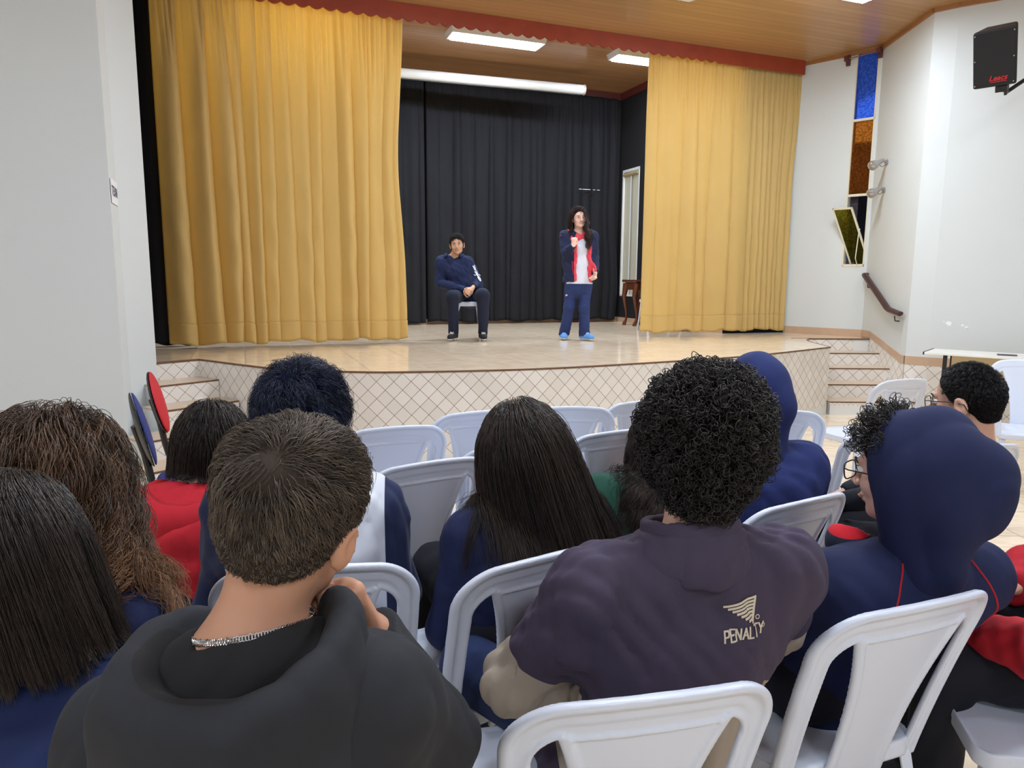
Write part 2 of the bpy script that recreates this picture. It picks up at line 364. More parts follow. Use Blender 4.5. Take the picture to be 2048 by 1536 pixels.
# ---------------- tile dado + tan band on the handrail wall and right wall
def dado_line():
    d1 = (PB - PA) / np.linalg.norm(PB - PA); p = []
    for t, z in ((0.0, .77), (.26, .77), (1.12, .545)): p.append((PA + d1 * t, z))
    return p
dl = dado_line(); inn = lambda p, q, k: q
pts = [dl[0][0], dl[1][0], dl[2][0]]; zz = [dl[0][1], dl[1][1], dl[2][1]]
w_in = np.array([-1.0, 0]) * 0
struct(tiled_strip('trim_7', [pts[1], pts[2], PB + (0, .0)], [0, 0, 0], [zz[1], zz[2], zz[2]], m_dia, .006))
struct(tiled_strip('trim_8', [PB, PC, PC + (PD - PC) * .9], [0, 0, 0], [.545] * 3, m_dia, .006, u0=.3))
struct(tiled_strip('baseboard_right', [PA, pts[1], pts[2], PB], [ST, zz[1] - .0, zz[2], zz[2]], [.845, .845, .635, .635], m_base, .012))
struct(tiled_strip('baseboard_far_right', [PB, PC, PC + (PD - PC) * .9], [.545] * 3, [.635] * 3, m_base, .012))
struct(tiled_strip('baseboard_window', [PE, PA], [ST, ST], [.845, .845], m_base, .012))
struct(tiled_strip('baseboard_stage', [PKL, PK, PKR], [ST] * 3, [.83] * 3, m_base, .010))
struct(tiled_strip('baseboard_left', [P1, P0], [.30, .30], [.42, .42], m_base, -.012))
# ================================================================== FITTINGS
def smoothstep(x): x = np.clip(x, 0, 1); return x * x * (3 - 2 * x)
def solidify(o, t, off=0):
    md = o.modifiers.new('thickness', 'SOLIDIFY'); md.thickness = t; md.offset = off; return o
# ---------------- curtains
m_yel = mat('yellow_curtain_cloth', srgb(216, 186, 118), .6, sheen=.25, noise=(2.2, .06, 4), bump=(14, .10, .02))
def cloth_trans(m, col, k):
    t = NT(m); tr = t.n('BsdfTranslucent'); tr.inputs[0].default_value = (*col, 1); mx = t.n('MixShader'); mx.inputs[0].default_value = k
    out = [n for n in t.nt.nodes if n.type == 'OUTPUT_MATERIAL'][0]; t.l(t.b.outputs[0], mx.inputs[1]); t.l(tr.outputs[0], mx.inputs[2]); t.l(mx.outputs[0], out.inputs[0])
cloth_trans(m_yel, srgb(252, 220, 132), .32)
m_navyc = mat('black_curtain_cloth', srgb(15, 16, 23), .85, sheen=.12, bump=(16, .12, .02))
def curtain(name, p0, p1, z0, z1, m, folds, label, cat='curtain', amp=.075, gather=60, ns=700, nz=70, seed=1, edge=None, hem=True, top_amp=.018, parent=None, deep=None, skew=0.0):
    """folds: valley positions 0..1 along the width"""
    rg = np.random.default_rng(seed); p0 = np.array(p0, float); p1 = np.array(p1, float); W = np.linalg.norm(p1 - p0); d = (p1 - p0) / W; n = np.array([d[1], -d[0]])
    s = np.linspace(0, 1, ns); z = np.concatenate([np.linspace(z0, z0 + .19, 7), np.array([z0 + .196, z0 + .204, z0 + .212]), np.linspace(z0 + .23, z1, nz)]) if hem else np.linspace(z0, z1, nz)
    F = np.array(folds); K = len(F) - 1; wig = rg.normal(0, .5, (K + 1, 3)); ampk = rg.uniform(.45, 1.3, K) if deep is None else np.array([deep[k % len(deep)] for k in range(K)])
    h = (z - z0) / (z1 - z0); S, H = np.meshgrid(s, h)
    # valley positions drift with height
    val = F[:, None] + (wig[:, 0:1] * .010 * np.sin(h[None] * 3 + wig[:, 1:2] * 5) + wig[:, 2:3] * .006 * h[None])
    val[0] = F[0]; val[-1] = F[-1]; val = np.sort(val, axis=0)
    D = np.zeros_like(S)
    for j in range(len(h)):
        v = val[:, j]; k = np.clip(np.searchsorted(v, s, side='right') - 1, 0, K - 1); q = (s - v[k]) / (v[k + 1] - v[k])
        wd = (v[k + 1] - v[k]) * W
        prof = np.sin(pi * np.clip(q, 0, 1)) ** .6
        D[j] = prof * np.minimum(amp, wd * .45) * ampk[k] * (.45 + .55 * (1 - h[j]) ** .7) * 1.25
    low = rg.normal(0, 1, 5)
    D += .012 * np.sin(S * W * 11 + H * 2.2 + low[0]) + .008 * np.sin(S * W * 23 - H * 3 + low[1]) + .005 * np.sin(S * W * 37 + 2 * H + low[2])
    g = smoothstep((H - .72) / .28)
    D = D * (1 - .5 * g) + top_amp * g * np.abs(np.sin(pi * (S * gather + .35 * np.sin(S * 31 + low[3])))) + .35 * top_amp * g * np.sin(S * gather * 4.3)
    D += .006 * np.sin(H * 40 + S * 60 + low[4]) * np.exp(-((H - .25) / .3) ** 2) * np.abs(np.sin(S * 19))
    if hem: D += np.where(np.abs(z - z0 - .204) < .006, -.006, 0)[:, None] + np.where((z - z0) < .2, .004, 0)[:, None]
    e = np.zeros(len(z)) if edge is None else edge(h)
    X = p0[0] + d[0] * (S * W) + n[0] * D; Y = p0[1] + d[1] * (S * W) + n[1] * D
    X += d[0] * e[:, None] * smoothstep((S - .8) / .2) if edge is not None else 0; Y += d[1] * e[:, None] * smoothstep((S - .8) / .2) if edge is not None else 0
    zz = np.repeat(z[:, None], len(s), 1); zz += .012 * np.sin(S * 23 + seed) * (1 - smoothstep(H / .12)) + .010 * np.sin(S * 51) * (1 - smoothstep(H / .1))
    X += d[0] * skew * D; Y += d[1] * skew * D
    c = (p0 + p1) / 2
    vs = np.stack([X - c[0], Y - c[1], zz], -1).reshape(-1, 3); nn = len(s)
    i = (np.arange(len(z) - 1)[:, None] * nn + np.arange(nn - 1)[None]).ravel()
    o = mesh_np(name, vs, np.stack([i, i + 1, i + nn + 1, i + nn], 1), m, parent); o.location = (c[0], c[1], 0)
    solidify(o, .004); return tag(o, label, cat)
cy = lambda x, off=0.0: 8.47 + off + .378 * x
def cpt(x, off=0.0): return (x, cy(x, off))
pxs = [330, 373, 422, 452, 480, 505, 530, 565, 600, 625, 656, 689, 720, 764, 792, 808]
fL = [(p - 330) / (808 - 330) for p in pxs]
fL = [f + .10 * f * (1 - f) for f in fL]
oL = curtain('stage_curtain', cpt(-3.46, -.02), cpt(-1.20), .79, 4.24, m_yel, fL, 'wide golden yellow stage curtain hanging on the left side of the stage opening', amp=.12, gather=44, seed=3, skew=.55, deep=(1.3, 1.4, 1.3, 1.1, 1.2, .9, .5, .7, .8, .5, 1.2, 1.1, .5, .5, .6),
        edge=lambda h: -.06 * np.exp(-((h - .55) / .22) ** 2))
pxs = [1280, 1302, 1345, 1378, 1400, 1440, 1478, 1486, 1496, 1507, 1519, 1530, 1541, 1552, 1563]
fR = [(p - 1280) / (1563 - 1280) for p in pxs]
oR = curtain('stage_curtain', cpt(1.62), cpt(3.74, -.02), .80, 4.22, m_yel, fR, 'golden yellow stage curtain on the right, bunched into narrow pleats beside the white wall', amp=.11, gather=40, seed=8, skew=.3, deep=(.5, .35, .5, .4, .6, .5, 1.3, 1.3, 1.3, 1.3, 1.3, 1.3, 1.2, 1.0),
        edge=lambda h: .05 * smoothstep((h - .55) / .3))
by = lambda x, off=0.0: 11.62 + off + .378 * x
nf = 24; rg = np.random.default_rng(5); fb = np.cumsum(rg.uniform(.4, 1.6, nf)); fb = np.concatenate([[0], fb / fb[-1]])
curtain('backdrop_curtain', (-5.2, by(-5.2)), (-1.35, by(-1.35)), .77, 4.42, m_navyc, list(fb), 'black backdrop curtain panel behind the seated boy, its edge parted slightly at the top', amp=.07, gather=50, seed=5, hem=False, top_amp=.01)
fb = np.cumsum(rg.uniform(.5, 1.5, 20)); fb = np.concatenate([[0], fb / fb[-1]])
curtain('backdrop_curtain', (-1.33, by(-1.33, .06)), (1.72, by(1.72, .04)), .79, 4.42, m_navyc, list(fb), 'black backdrop curtain panel behind the standing girl, reaching to the cream side window', amp=.05, gather=50, seed=6, hem=False, top_amp=.01,
        edge=lambda h: .05 * np.sin(h * 9) * (1 - h) + .05 * (1 - h))
# short black leg curtain by the side wall and the one left of the golden curtain
a = kp(1.4) - U * .10; b = kp(2.5) - U * .10
curtain('side_curtain', tuple(a), tuple(b), .95, 4.36, m_navyc, [0, .12, .25, .4, .5, .66, .8, 1], 'black side curtain hanging in front of the stage side wall behind the right golden curtain', amp=.05, gather=30, ns=200, seed=7, hem=False, top_amp=.01)
curtain('side_curtain', (-5.0, 6.85), (-3.28, 7.42), .77, 4.5, m_navyc, [0, .1, .22, .3, .42, .55, .63, .75, .86, 1], 'black side curtain seen in the gap between the white pier and the left golden curtain', amp=.05, gather=30, ns=200, seed=9, hem=False, top_amp=.01)
# small white wall lettering tick above the girl (white staples along the curtain)
tk = empty('curtain_pins', (1.10, by(1.10, -.07), 2.93), ANG); tag(tk, 'row of small white pins on the black backdrop curtain above the standing girl', 'curtain pins')
for dx, l in ((0, .05), (.11, .14), (.25, .04), (.33, .05)):
    m_ = MB(); m_.box((dx, 0, 0), (l, .006, .008)); m_.build('pin', m_metal_w, tk)
# ---------------- roll-down projection screen case
sy = lambda x: 10.78 + .31 * x
A_ = np.array([-2.6, sy(-2.6)]); B_ = np.array([1.04, sy(1.04)])
sr = tag(empty('projection_screen', (*((A_ + B_) / 2), 4.26), math.atan(.31)), 'white rolled-up projection screen case hung across the stage ceiling', 'projector screen')
Lh = np.linalg.norm(B_ - A_) / 2
prof = [(0, -.0), (.045, .0), (.062, .004), (.067, .012), (.067, 2 * Lh - .012), (.062, 2 * Lh - .004), (.045, 2 * Lh), (0, 2 * Lh)]
mb = MB(); mb.lathe([(r, h) for r, h in prof], (-Lh, 0, 0), 28, (1, 0, 0)); mb.build('casing', m_metal_w, sr, True)
mb = MB(); mb.lathe([(0, 0), (.072, 0), (.075, .006), (.075, .02), (.068, .026), (.0, .026)], (Lh - .01, 0, 0), 28, (1, 0, 0)); mb.build('end_cap', mat('grey_white_cap', srgb(200, 200, 196), .5), sr, True)
mb = MB(); mb.box((0, 0, -.072), (2 * Lh - .1, .02, .012)); mb.build('bottom_bar', mat('dark_slot', (.03, .03, .03), .5), sr)
for x_ in (-Lh + .3, -Lh + 1.0):
    mb = MB(); mb.box((x_, 0, (SCEIL - 4.26 + .06) / 2), (.03, .03, SCEIL - 4.26 - .06)); mb.build('hanger', m_metal_w, sr)
# ---------------- fluorescent fixtures
def fixture():
    r = empty('ceiling_light')
    h = .075; Lx, Wy = .64, .165
    mb = MB(); mb.add([(-Lx, -Wy, 0), (Lx, -Wy, 0), (Lx, Wy, 0), (-Lx, Wy, 0), (-Lx + .02, -Wy + .02, -h), (Lx - .02, -Wy + .02, -h), (Lx - .02, Wy - .02, -h), (-Lx + .02, Wy - .02, -h)],
        [(0, 1, 2, 3), (0, 4, 5, 1), (1, 5, 6, 2), (2, 6, 7, 3), (3, 7, 4, 0), (4, 7, 6, 5)]); mb.build('housing', m_metal_w, r, bevel=.004)
    n = 46; vs = []; Lx2, Wy2 = .585, .125                             # ribbed diffuser
    for i in range(n * 4 + 1):
        x = -Lx2 + 2 * Lx2 * i / (n * 4); z = -h - .012 - .006 * abs(sin(pi * i / 4))
        for y, zz in ((-Wy2, -h + .002), (-Wy2 + .012, z), (0, z - .004), (Wy2 - .012, z), (Wy2, -h + .002)): vs.append((x, y, zz))
    fs = [(5 * i + k, 5 * i + 5 + k, 5 * i + 6 + k, 5 * i + 1 + k) for i in range(n * 4) for k in range(4)]
    fs += [(0, 1, 2, 3, 4), tuple(5 * n * 4 + k for k in (4, 3, 2, 1, 0))]
    mb = MB(); mb.add(vs, fs); mb.build('diffuser', m_lit, r)
    return r
def copy_tree(o, name=None):
    c = o.copy(); COL.objects.link(c)
    for ch in list(o.children):
        k = ch.copy(); COL.objects.link(k); k.parent = c
        for g in list(ch.children): q = g.copy(); COL.objects.link(q); q.parent = k
    return c
fx = fixture(); first = True
FL = [('white fluorescent fixture on the stage ceiling above the seated boy', -.22, 9.02 * SCEIL / 4.4 - .02, SCEIL), ('white fluorescent fixture on the stage ceiling, partly behind the right golden curtain', 2.28, 10.47, SCEIL)]
def place_fix(x, y, z, label, ang=ANG, group=None):
    global first
    o = fx if first else copy_tree(fx); first = False
    o.location = (x, y, z); o.rotation_euler = (0, 0, ang); tag(o, label, 'ceiling light', group); return o
# visible fixtures placed by view rays; unseen hall ones added to light the audience
for x_, y_, l_ in ((-.225, 9.58, 'white fluorescent fixture on the stage ceiling above the two performers'), (1.93, 10.42, 'white fluorescent fixture on the stage ceiling, partly behind the right golden curtain'), (-2.35, 8.36, 'white fluorescent fixture on the stage ceiling hidden behind the left golden curtain')):
    o = place_fix(x_, y_, SCEIL, l_)
    for c_ in o.children:
        if c_.name.startswith('diffuser'): c_.data = c_.data.copy(); c_.data.materials[0] = m_lit_s
for (x, y), on in zip(HALL_LIGHTS, HALL_ON):
    if on: place_fix(x, y, CEIL, 'white fluorescent fixture on the hall ceiling' + (' at the top edge above the right wall' if (x, y) == HALL_LIGHTS[0] else ', unseen, added to light the audience'), group=None if (x, y) == HALL_LIGHTS[0] else 'added hall ceiling lights')
# ---------------- ceiling projector
pj = tag(empty('projector', (1.62, 7.12, 4.16), ANG), 'white projector hung below the hall ceiling at the top edge of the photo', 'projector')
mb = MB(); mb.prism([(-.16, -.2), (.16, -.2), (.2, 0), (.13, .16), (-.13, .16), (-.2, 0)], -.05, .05); mb.build('body', m_metal_w, pj, bevel=.012)
mb = MB(); mb.lathe([(0, 0), (.035, 0), (.04, .02), (.04, .05), (.03, .05), (.028, .03), (0, .03)], (.05, .13, 0), 24, (0, 1, 0)); mb.build('lens', m_black, pj, True)
mb = MB(); [mb.box((x, -.05 + .02 * k, -.052), (.10, .008, .004)) for x in (-.07,) for k in range(5)]; mb.build('vent', mat('grey_vent', srgb(150, 160, 175), .5), pj)
mb = MB(); mb.tube([(0, 0, .05), (0, 0, .14)], .02, 12); mb.build('mount', m_metal_w, pj)
# ---------------- tall coloured window
wr = tag(empty('window_1', (0, 0, 0)), 'tall narrow window of blue, amber and yellow glass between the stage and the handrail', 'window'); wr['kind'] = 'structure'
def glass(name, col, rough, k=.6, em=None):
    m = mat(name, col, rough, trans=.85, ior=1.1, spec=.5); t = NT(m)
    tc = t.n('TexCoord'); v = t.n('TexVoronoi'); v.inputs['Scale'].default_value = 38; t.l(tc.outputs['Object'], v.inputs['Vector'])
    nz = t.n('TexNoise'); nz.inputs['Scale'].default_value = 30; t.l(tc.outputs['Object'], nz.inputs['Vector'])
    bp = t.n('Bump'); bp.inputs['Distance'].default_value = .012; bp.inputs['Strength'].default_value = k; t.l(t.math('ADD', v.outputs['Distance'], nz.outputs['Fac']), bp.inputs['Height']); t.l(bp.outputs[0], t.b.inputs['Normal']); t.l(t.mix(t.math('MULTIPLY', v.outputs['Distance'], 1.3), tuple(min(1, c * 1.25 + .04) for c in col), tuple(c * .7 for c in col)), t.b.inputs['Base Color'])
    return m
gb = glass('blue_textured_glass', srgb(70, 120, 250), .25); ga = glass('amber_textured_glass', srgb(190, 105, 8), .25); gy = glass('yellow_textured_glass', srgb(120, 110, 8), .25); gp = glass('plain_textured_glass', srgb(170, 160, 170), .3)
dW = (WR - WL) / np.linalg.norm(WR - WL); Wd = np.linalg.norm(WR - WL); nW = nAE
def wbar(mb, s0, s1, z0, z1, off=.0, th=.05):
    a = WL + dW * s0 + nW * off; b = WL + dW * s1 + nW * off; mb.prism([a, b, b + nW * th, a + nW * th], z0, z1)
mb = MB(); wbar(mb, 0, .018, 1.65, 4.285, -.004); wbar(mb, Wd - .018, Wd, 1.65, 4.285, -.004)
for z in (1.65, 2.53, 3.45, 4.26): wbar(mb, 0, Wd, z, z + .03, -.004)
mb.build('window_frame', m_cream, wr)
for nm, z0, z1, g_ in (('glass_pane', 3.48, 4.26, gb), ('glass_pane', 2.56, 3.45, ga)):
    mb = MB(); wbar(mb, .016, Wd - .016, z0, z1, .02, .004); mb.build(nm, g_, wr)
mb = MB(); wbar(mb, .016, Wd * .40, 1.68, 2.53, .10, .004); mb.build('fixed_glass', gp, wr)
# the lower pane, tilted open on a horizontal pivot
hz = 2.02; hh = .40
tw = Wd - .03
c0 = WL + dW * (Wd / 2 - .03) + nW * -.03
op = MB(); n3 = Vector((*(-nW), 0)); s3 = Vector((*dW, 0)); up3 = Vector((-.42, -.12, .90)).normalized(); nn3 = s3.cross(up3)
def slab(mb, u0_, u1_, v0_, v1_, t0_, t1_):
    c = Vector((*c0, hz)); mb.add([c + s3 * u + up3 * v + nn3 * t for u in (u0_, u1_) for v in (v0_, v1_) for t in (t0_, t1_)], [(0, 1, 3, 2), (4, 6, 7, 5), (0, 4, 5, 1), (2, 3, 7, 6), (0, 2, 6, 4), (1, 5, 7, 3)])
hw = tw / 2
for u0_, u1_, v0_, v1_ in ((-hw, -hw + .02, -hh, hh), (hw - .02, hw, -hh, hh), (-hw, hw, -hh, -hh + .02), (-hw, hw, hh - .02, hh)): slab(op, u0_, u1_, v0_, v1_, -.012, .012)
of = op.build('open_sash', m_cream, wr)
op = MB(); slab(op, -hw + .018, hw - .018, -hh + .018, hh - .018, -.002, .002); op.build('sash_glass', gy, of)
mb = MB(); q = c0 + dW * (hw - .02); mb.tube([(*(q - nW * .02), 1.66), (*(q - nW * .10), 1.75), (*(q - nW * .05), 2.05), (*(q - nW * .02), 2.12)], .006, 8); mb.build('push_rod', m_cream, wr)
# the neighbouring dark wall seen through the open sash
mb = MB(); q_ = (WL + WR) / 2 + nW * .9; mb.prism([q_ - dW * 1.2, q_ + dW * 1.2, q_ + dW * 1.2 + nW * .1, q_ - dW * 1.2 + nW * .1], 0, 3.35); struct(mb.build('wall_outside', mat('dark_outside_wall', srgb(40, 44, 60), .8)))
# curtain rod with brackets above it
rd = tag(empty('curtain_rod', (0, 0, 0)), 'bare curtain rod on two dark red brackets above the blue glass', 'curtain rod')
r0_ = WL - dW * .09; r1_ = WR + dW * .03
mb = MB(); mb.tube([(*(r0_ - nW * .07), 4.21), (*(r1_ - nW * .07), 4.235)], .008, 10); mb.build('rod', mat('rod_metal', srgb(150, 110, 90), .3, .6), rd, True)
for q, z in ((r0_, 4.205), (r1_ - dW * .02, 4.225)):
    mb = MB(); mb.box((*(q - nW * .02), z), (.05, .03, .13), rz=math.atan2(dW[1], dW[0])); mb.box((*(q - nW * .06), z + .01), (.05, .09, .06), rz=math.atan2(dW[1], dW[0])); mb.build('bracket', mat('bracket_wood', srgb(96, 50, 46), .5), rd, bevel=.005)
# ---------------- spot lamps on the handrail wall
m_spot = mat('spot_lamp_shell', srgb(176, 172, 172), .28, metal=.6); m_spotglass = mat('spot_lamp_glass', srgb(170, 168, 165), .12, metal=.6)
def spot():
    r = empty('spotlight')
    mb = MB(); mb.lathe([(0, 0), (.035, 0), (.035, .012), (.015, .018), (0, .018)], (0, 0, 0), 20, (-1, 0, 0)); mb.build('wall_plate', m_spot, r, True)
    mb = MB(); mb.tube([(-.015, 0, 0), (-.06, -.03, .01), (-.12, -.045, .0)], .009, 10); mb.build('arm', m_spot, r, True)
    ax = Vector((-.25, -.9, -.28)).normalized()
    ax = Vector((-.84, -.36, -.40)).normalized()
    mb = MB(); mb.lathe([(0, -.10), (.022, -.10), (.026, -.04), (.03, 0), (.052, .05), (.058, .09), (.056, .10), (.048, .098), (.0, .09)], Vector((-.11, -.045, .0)) + ax * .04, 24, ax); mb.build('lamp_head', m_spot, r, True)
    mb = MB(); mb.lathe([(.047, 0), (.03, .014), (0, .02)], Vector((-.11, -.045, .0)) + ax * .136, 24, ax); mb.build('lamp_glass', m_spotglass, r, True)
    mb = MB(); mb.tube([(-.012, .01, -.02), (-.05, 0, -.05), (-.09, -.04, -.05), (-.13, -.05, -.02)], .003, 8); mb.build('cable', m_black, r, True)
    return r
s1 = spot(); s1.location = (4.475, 8.80, 2.87); tag(s1, 'silver spot lamp on the white wall, the upper of two', 'spotlight')
s2 = copy_tree(s1); s2.location = (4.478, 8.82, 2.55); s2.rotation_euler = (0, 0, .08); tag(s2, 'silver spot lamp on the white wall, the lower of two', 'spotlight')
# ---------------- handrail
hr = tag(empty('handrail', (0, 0, 0)), 'dark brown wooden handrail on the white wall above the right-hand steps', 'handrail')
P = lambda y, z, off=.06: (PA[0] + (PB[0] - PA[0]) * (PA[1] - y) / (PA[1] - PB[1]) - off, y, z)
mb = MB(); mb.tube([P(9.10, 1.545, .0), P(9.085, 1.545, .05), P(9.03, 1.53), P(8.36, 1.155), P(8.30, 1.135), P(8.02, 1.10)], [.034, .034, .036, .036, .036, .032], 12, flat=.75); mb.build('rail', mat('dark_rail_wood', srgb(70, 44, 42), .35), hr, True)
for y, z in ((8.95, 1.44), (8.16, 1.07)):
    mb = MB(); mb.tube([P(y, z - .06, .0), P(y, z - .055, .05), P(y, z, .06)], .007, 8); mb.build('bracket', m_black, hr)
# ---------------- loudspeaker
spd = np.array([.834, -.552]); spn = np.array([-.552, -.834])
sp = tag(empty('loudspeaker', (4.24, 6.62, 3.41), 0), 'black wall-mounted loudspeaker with a red logo high on the right wall', 'speaker')
sx = Vector((.72, -.69, 0)).normalized(); face = Vector((-.69, -.72, -.42)).normalized(); uz = sx.cross(face) * -1; uz = uz if uz.z > 0 else -uz
Rm = Matrix((sx, -face, uz)).transposed()
sp.rotation_euler = Rm.to_euler()
w2, h2, d2 = .168, .24, .27
mb = MB(); mb.prism([(-w2, 0), (w2, 0), (w2 * .72, d2), (-w2 * .72, d2)], -h2, h2); mb.build('cabinet', mat('speaker_shell', (.022, .021, .02), .55, bump=(200, .2, .001)), sp, bevel=.018)
mb = MB(); mb.box((0, -.006, 0), (2 * w2 - .02, .014, 2 * h2 - .02)); mb.build('grille', mat('speaker_grille', (.012, .012, .014), .7, bump=(420, .5, .002)), sp, bevel=.006)
for x in (-1, 1):
    for z in (-h2 + .03, 0, h2 - .03): mb = MB(); mb.lathe([(0, .0), (.006, 0), (.005, .003), (0, .004)], (x * (w2 - .022), -.013, z), 10, (0, -1, 0)); mb.build('screw', mat('screw_metal', srgb(200, 200, 200), .3, .8), sp)
def text_obj(name, body, size, m, parent, loc, rot, ext=.0006, shear=0.0, font_off=0.0, sx_=1.0):
    c = bpy.data.curves.new(name, 'FONT'); c.body = body; c.size = size; c.extrude = ext; c.shear = shear; c.offset = font_off; c.align_x = 'CENTER'; c.align_y = 'CENTER'
    t = bpy.data.objects.new(name, c); COL.objects.link(t)
    dg = bpy.context.evaluated_depsgraph_get(); me = bpy.data.meshes.new_from_object(t.evaluated_get(dg)); bpy.data.objects.remove(t); me.name = name
    o = bpy.data.objects.new(name, me); me.materials.clear(); me.materials.append(m); link(o, parent); o.location = loc; o.rotation_euler = rot; o.scale = (sx_, 1, 1); return o
m_red = mat('red_logo', srgb(190, 40, 45), .5)
text_obj('logo', 'Leacs', .062, m_red, sp, (.03, -.0145, -h2 + .075), (pi / 2, 0, 0), .001, .3, .0015)
mb = MB(); mb.box((.035, -.0145, -h2 + .045), (.12, .002, .006)); mb.build('logo_stroke', m_red, sp)
mb = MB(); mb.box((.05, .06, -h2 - .03), (.09, .09, .05)); mb.box((.08, .05, -h2 - .06), (.02, .05, .06)); mb.tube([(.05, .08, -h2 - .05), (.06, .24, -h2 - .10), (.30, .62, -h2 + .02)], .018, 10); mb.build('wall_bracket', m_black, sp)
# ---------------- paper sign on the pier's chamfer
dq = (P0 - Q0) / np.linalg.norm(P0 - Q0); nq = np.array([dq[1], -dq[0]]); c_ = (Q0 + P0) / 2 + nq * .006
sg = tag(empty('paper_sign', (c_[0], c_[1], 2.06), math.atan2(dq[1], dq[0])), 'small white paper sign taped to the narrow edge of the pier', 'sign')
mb = MB(); mb.box((0, 0, 0), (.30, .003, .17)); mb.build('sheet', mat('paper', srgb(240, 240, 244), .6), sg)
text_obj('sign_text', 'TEXN', .10, mat('ink', srgb(70, 72, 84), .6), sg, (0, -.003, 0), (pi / 2, 0, 0), .0005, 0, .001)
# ---------------- cream window in the stage side wall
w3 = empty('window_3', (0, 0, 0)); w3['kind'] = 'structure'; tag(w3, 'tall cream window with a roller blind in the black side wall of the stage', 'window')
m_blind = mat('cream_blind', srgb(196, 192, 172), .6, noise=(3, .05, 3), emit=(srgb(200, 196, 176), .0))
mb = MB()
for t0, t1, z0, z1 in ((wt0, wt0 + .03, 1.19, 3.28), (wt1 - .04, wt1, 1.19, 3.28), (wt0, wt1, 3.24, 3.28), (wt0, wt1, 1.19, 1.22)): seg(mb, kp(t0), kp(t1), z0, z1, U, .05)
mb.build('window_frame', m_metal_w, w3)
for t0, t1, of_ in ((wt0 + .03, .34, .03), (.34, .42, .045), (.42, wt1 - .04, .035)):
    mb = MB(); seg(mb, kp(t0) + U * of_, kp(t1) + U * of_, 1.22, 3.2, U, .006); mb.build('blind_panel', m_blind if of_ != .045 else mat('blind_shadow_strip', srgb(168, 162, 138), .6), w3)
mb = MB(); q = kp(.14) + U * .02; q2 = kp(.6) + U * .02; mb.tube([(*q, 3.2), (*q2, 3.2)], .03, 14); mb.build('blind_roll', mat('brass_tan', srgb(170, 150, 110), .5), w3, True)
# ---------------- cabriole-leg side table on the stage
m_mahog = mat('mahogany', srgb(92, 48, 30), .3, noise=(9, .25, 5), coat=.3)
tb_ = tag(empty('side_table', (1.86, 11.25, ST), ANG), 'dark mahogany side table with curved legs, half behind the right golden curtain', 'table')
mb = MB(); mb.box((.12, 0, .70), (.34, .42, .035)); mb.build('table_top', m_mahog, tb_, bevel=.01)
mb = MB(); mb.box((.12, 0, .62), (.27, .34, .12)); mb.build('apron', m_mahog, tb_, bevel=.006)
for x, y in ((0, -.16), (0, .16), (.24, -.16), (.24, .16)):
    sgx = -1 if x == 0 else 1
    mb = MB(); mb.tube([(x - sgx * .0, y, .66), (x + sgx * .01, y, .56), (x + sgx * .03, y, .46), (x + sgx * .01, y, .34), (x - sgx * .02, y, .2), (x - sgx * .02, y, .1), (x + sgx * .015, y, .02), (x + sgx * .015, y, 0)], [.045, .045, .036, .026, .02, .018, .03, .03], 10); mb.build('leg', m_mahog, tb_, True)
# ---------------- dark piano just showing left of the left curtain
pn = tag(empty('piano', (-3.50, 6.72, ST), ANG + .1), 'dark brown upright piano showing in the gap beside the left golden curtain', 'piano')
mb = MB(); mb.box((-.45, .0, .21), (1.0, .40, .42)); mb.build('case', m_black, pn, bevel=.01)
mb = MB(); mb.add([(-.95, -.22, .40), (.03, -.22, .40), (.03, .16, .46), (-.95, .16, .46), (-.95, -.22, .43), (.03, -.22, .43), (.03, .16, .58), (-.95, .16, .58)], [(0, 3, 2, 1), (4, 5, 6, 7), (0, 1, 5, 4), (1, 2, 6, 5), (2, 3, 7, 6), (3, 0, 4, 7)]); mb.build('fall_board', m_mahog, pn, bevel=.006)
mb = MB(); mb.box((-.45, -.235, .385), (.96, .02, .012)); mb.build('key_strip', m_metal_w, pn)
# ---------------- white table against the right wall with a phone on it
wv = np.array([.76, -.65]); tn = np.array([.65, .76]); tl = np.array([4.17, 7.16]); t0c = tl + wv * .9 + tn * .25
tbl = tag(empty('folding_table', (*t0c, 0), math.atan2(wv[1], wv[0])), 'long white table with black edging against the right wall', 'table')
mb = MB(); mb.box((0, 0, .745), (1.8, .50, .022)); mb.build('table_top', mat('white_laminate', srgb(238, 236, 228), .3), tbl, bevel=.003)
for x in (-.906, .906): mb = MB(); mb.box((x, 0, .744), (.014, .50, .03)); mb.build('edge_band', m_black, tbl, bevel=.003)
for x in (-.72, .72):
    for y in (-.2, .2):
        mb = MB(); mb.box((x, y, .367), (.035, .035, .735)); mb.build('leg', m_black, tbl, bevel=.004)
mb = MB(); mb.box((0, .18, .60), (1.44, .015, .26)); mb.build('modesty_panel', mat('beige_panel', srgb(214, 196, 160), .5), tbl)
ph = tag(empty('phone', (4.80, 6.86, .757), -.5), 'dark phone lying on the white table by the right wall', 'phone')
mb = MB(); mb.box((0, 0, .005), (.16, .08, .009)); mb.build('phone_body', mat('phone_case', srgb(60, 62, 80), .3), ph, bevel=.003)
mb = MB(); mb.box((0, 0, .0102), (.15, .072, .001)); mb.build('screen', mat('phone_glass', (.01, .01, .015), .05), ph)
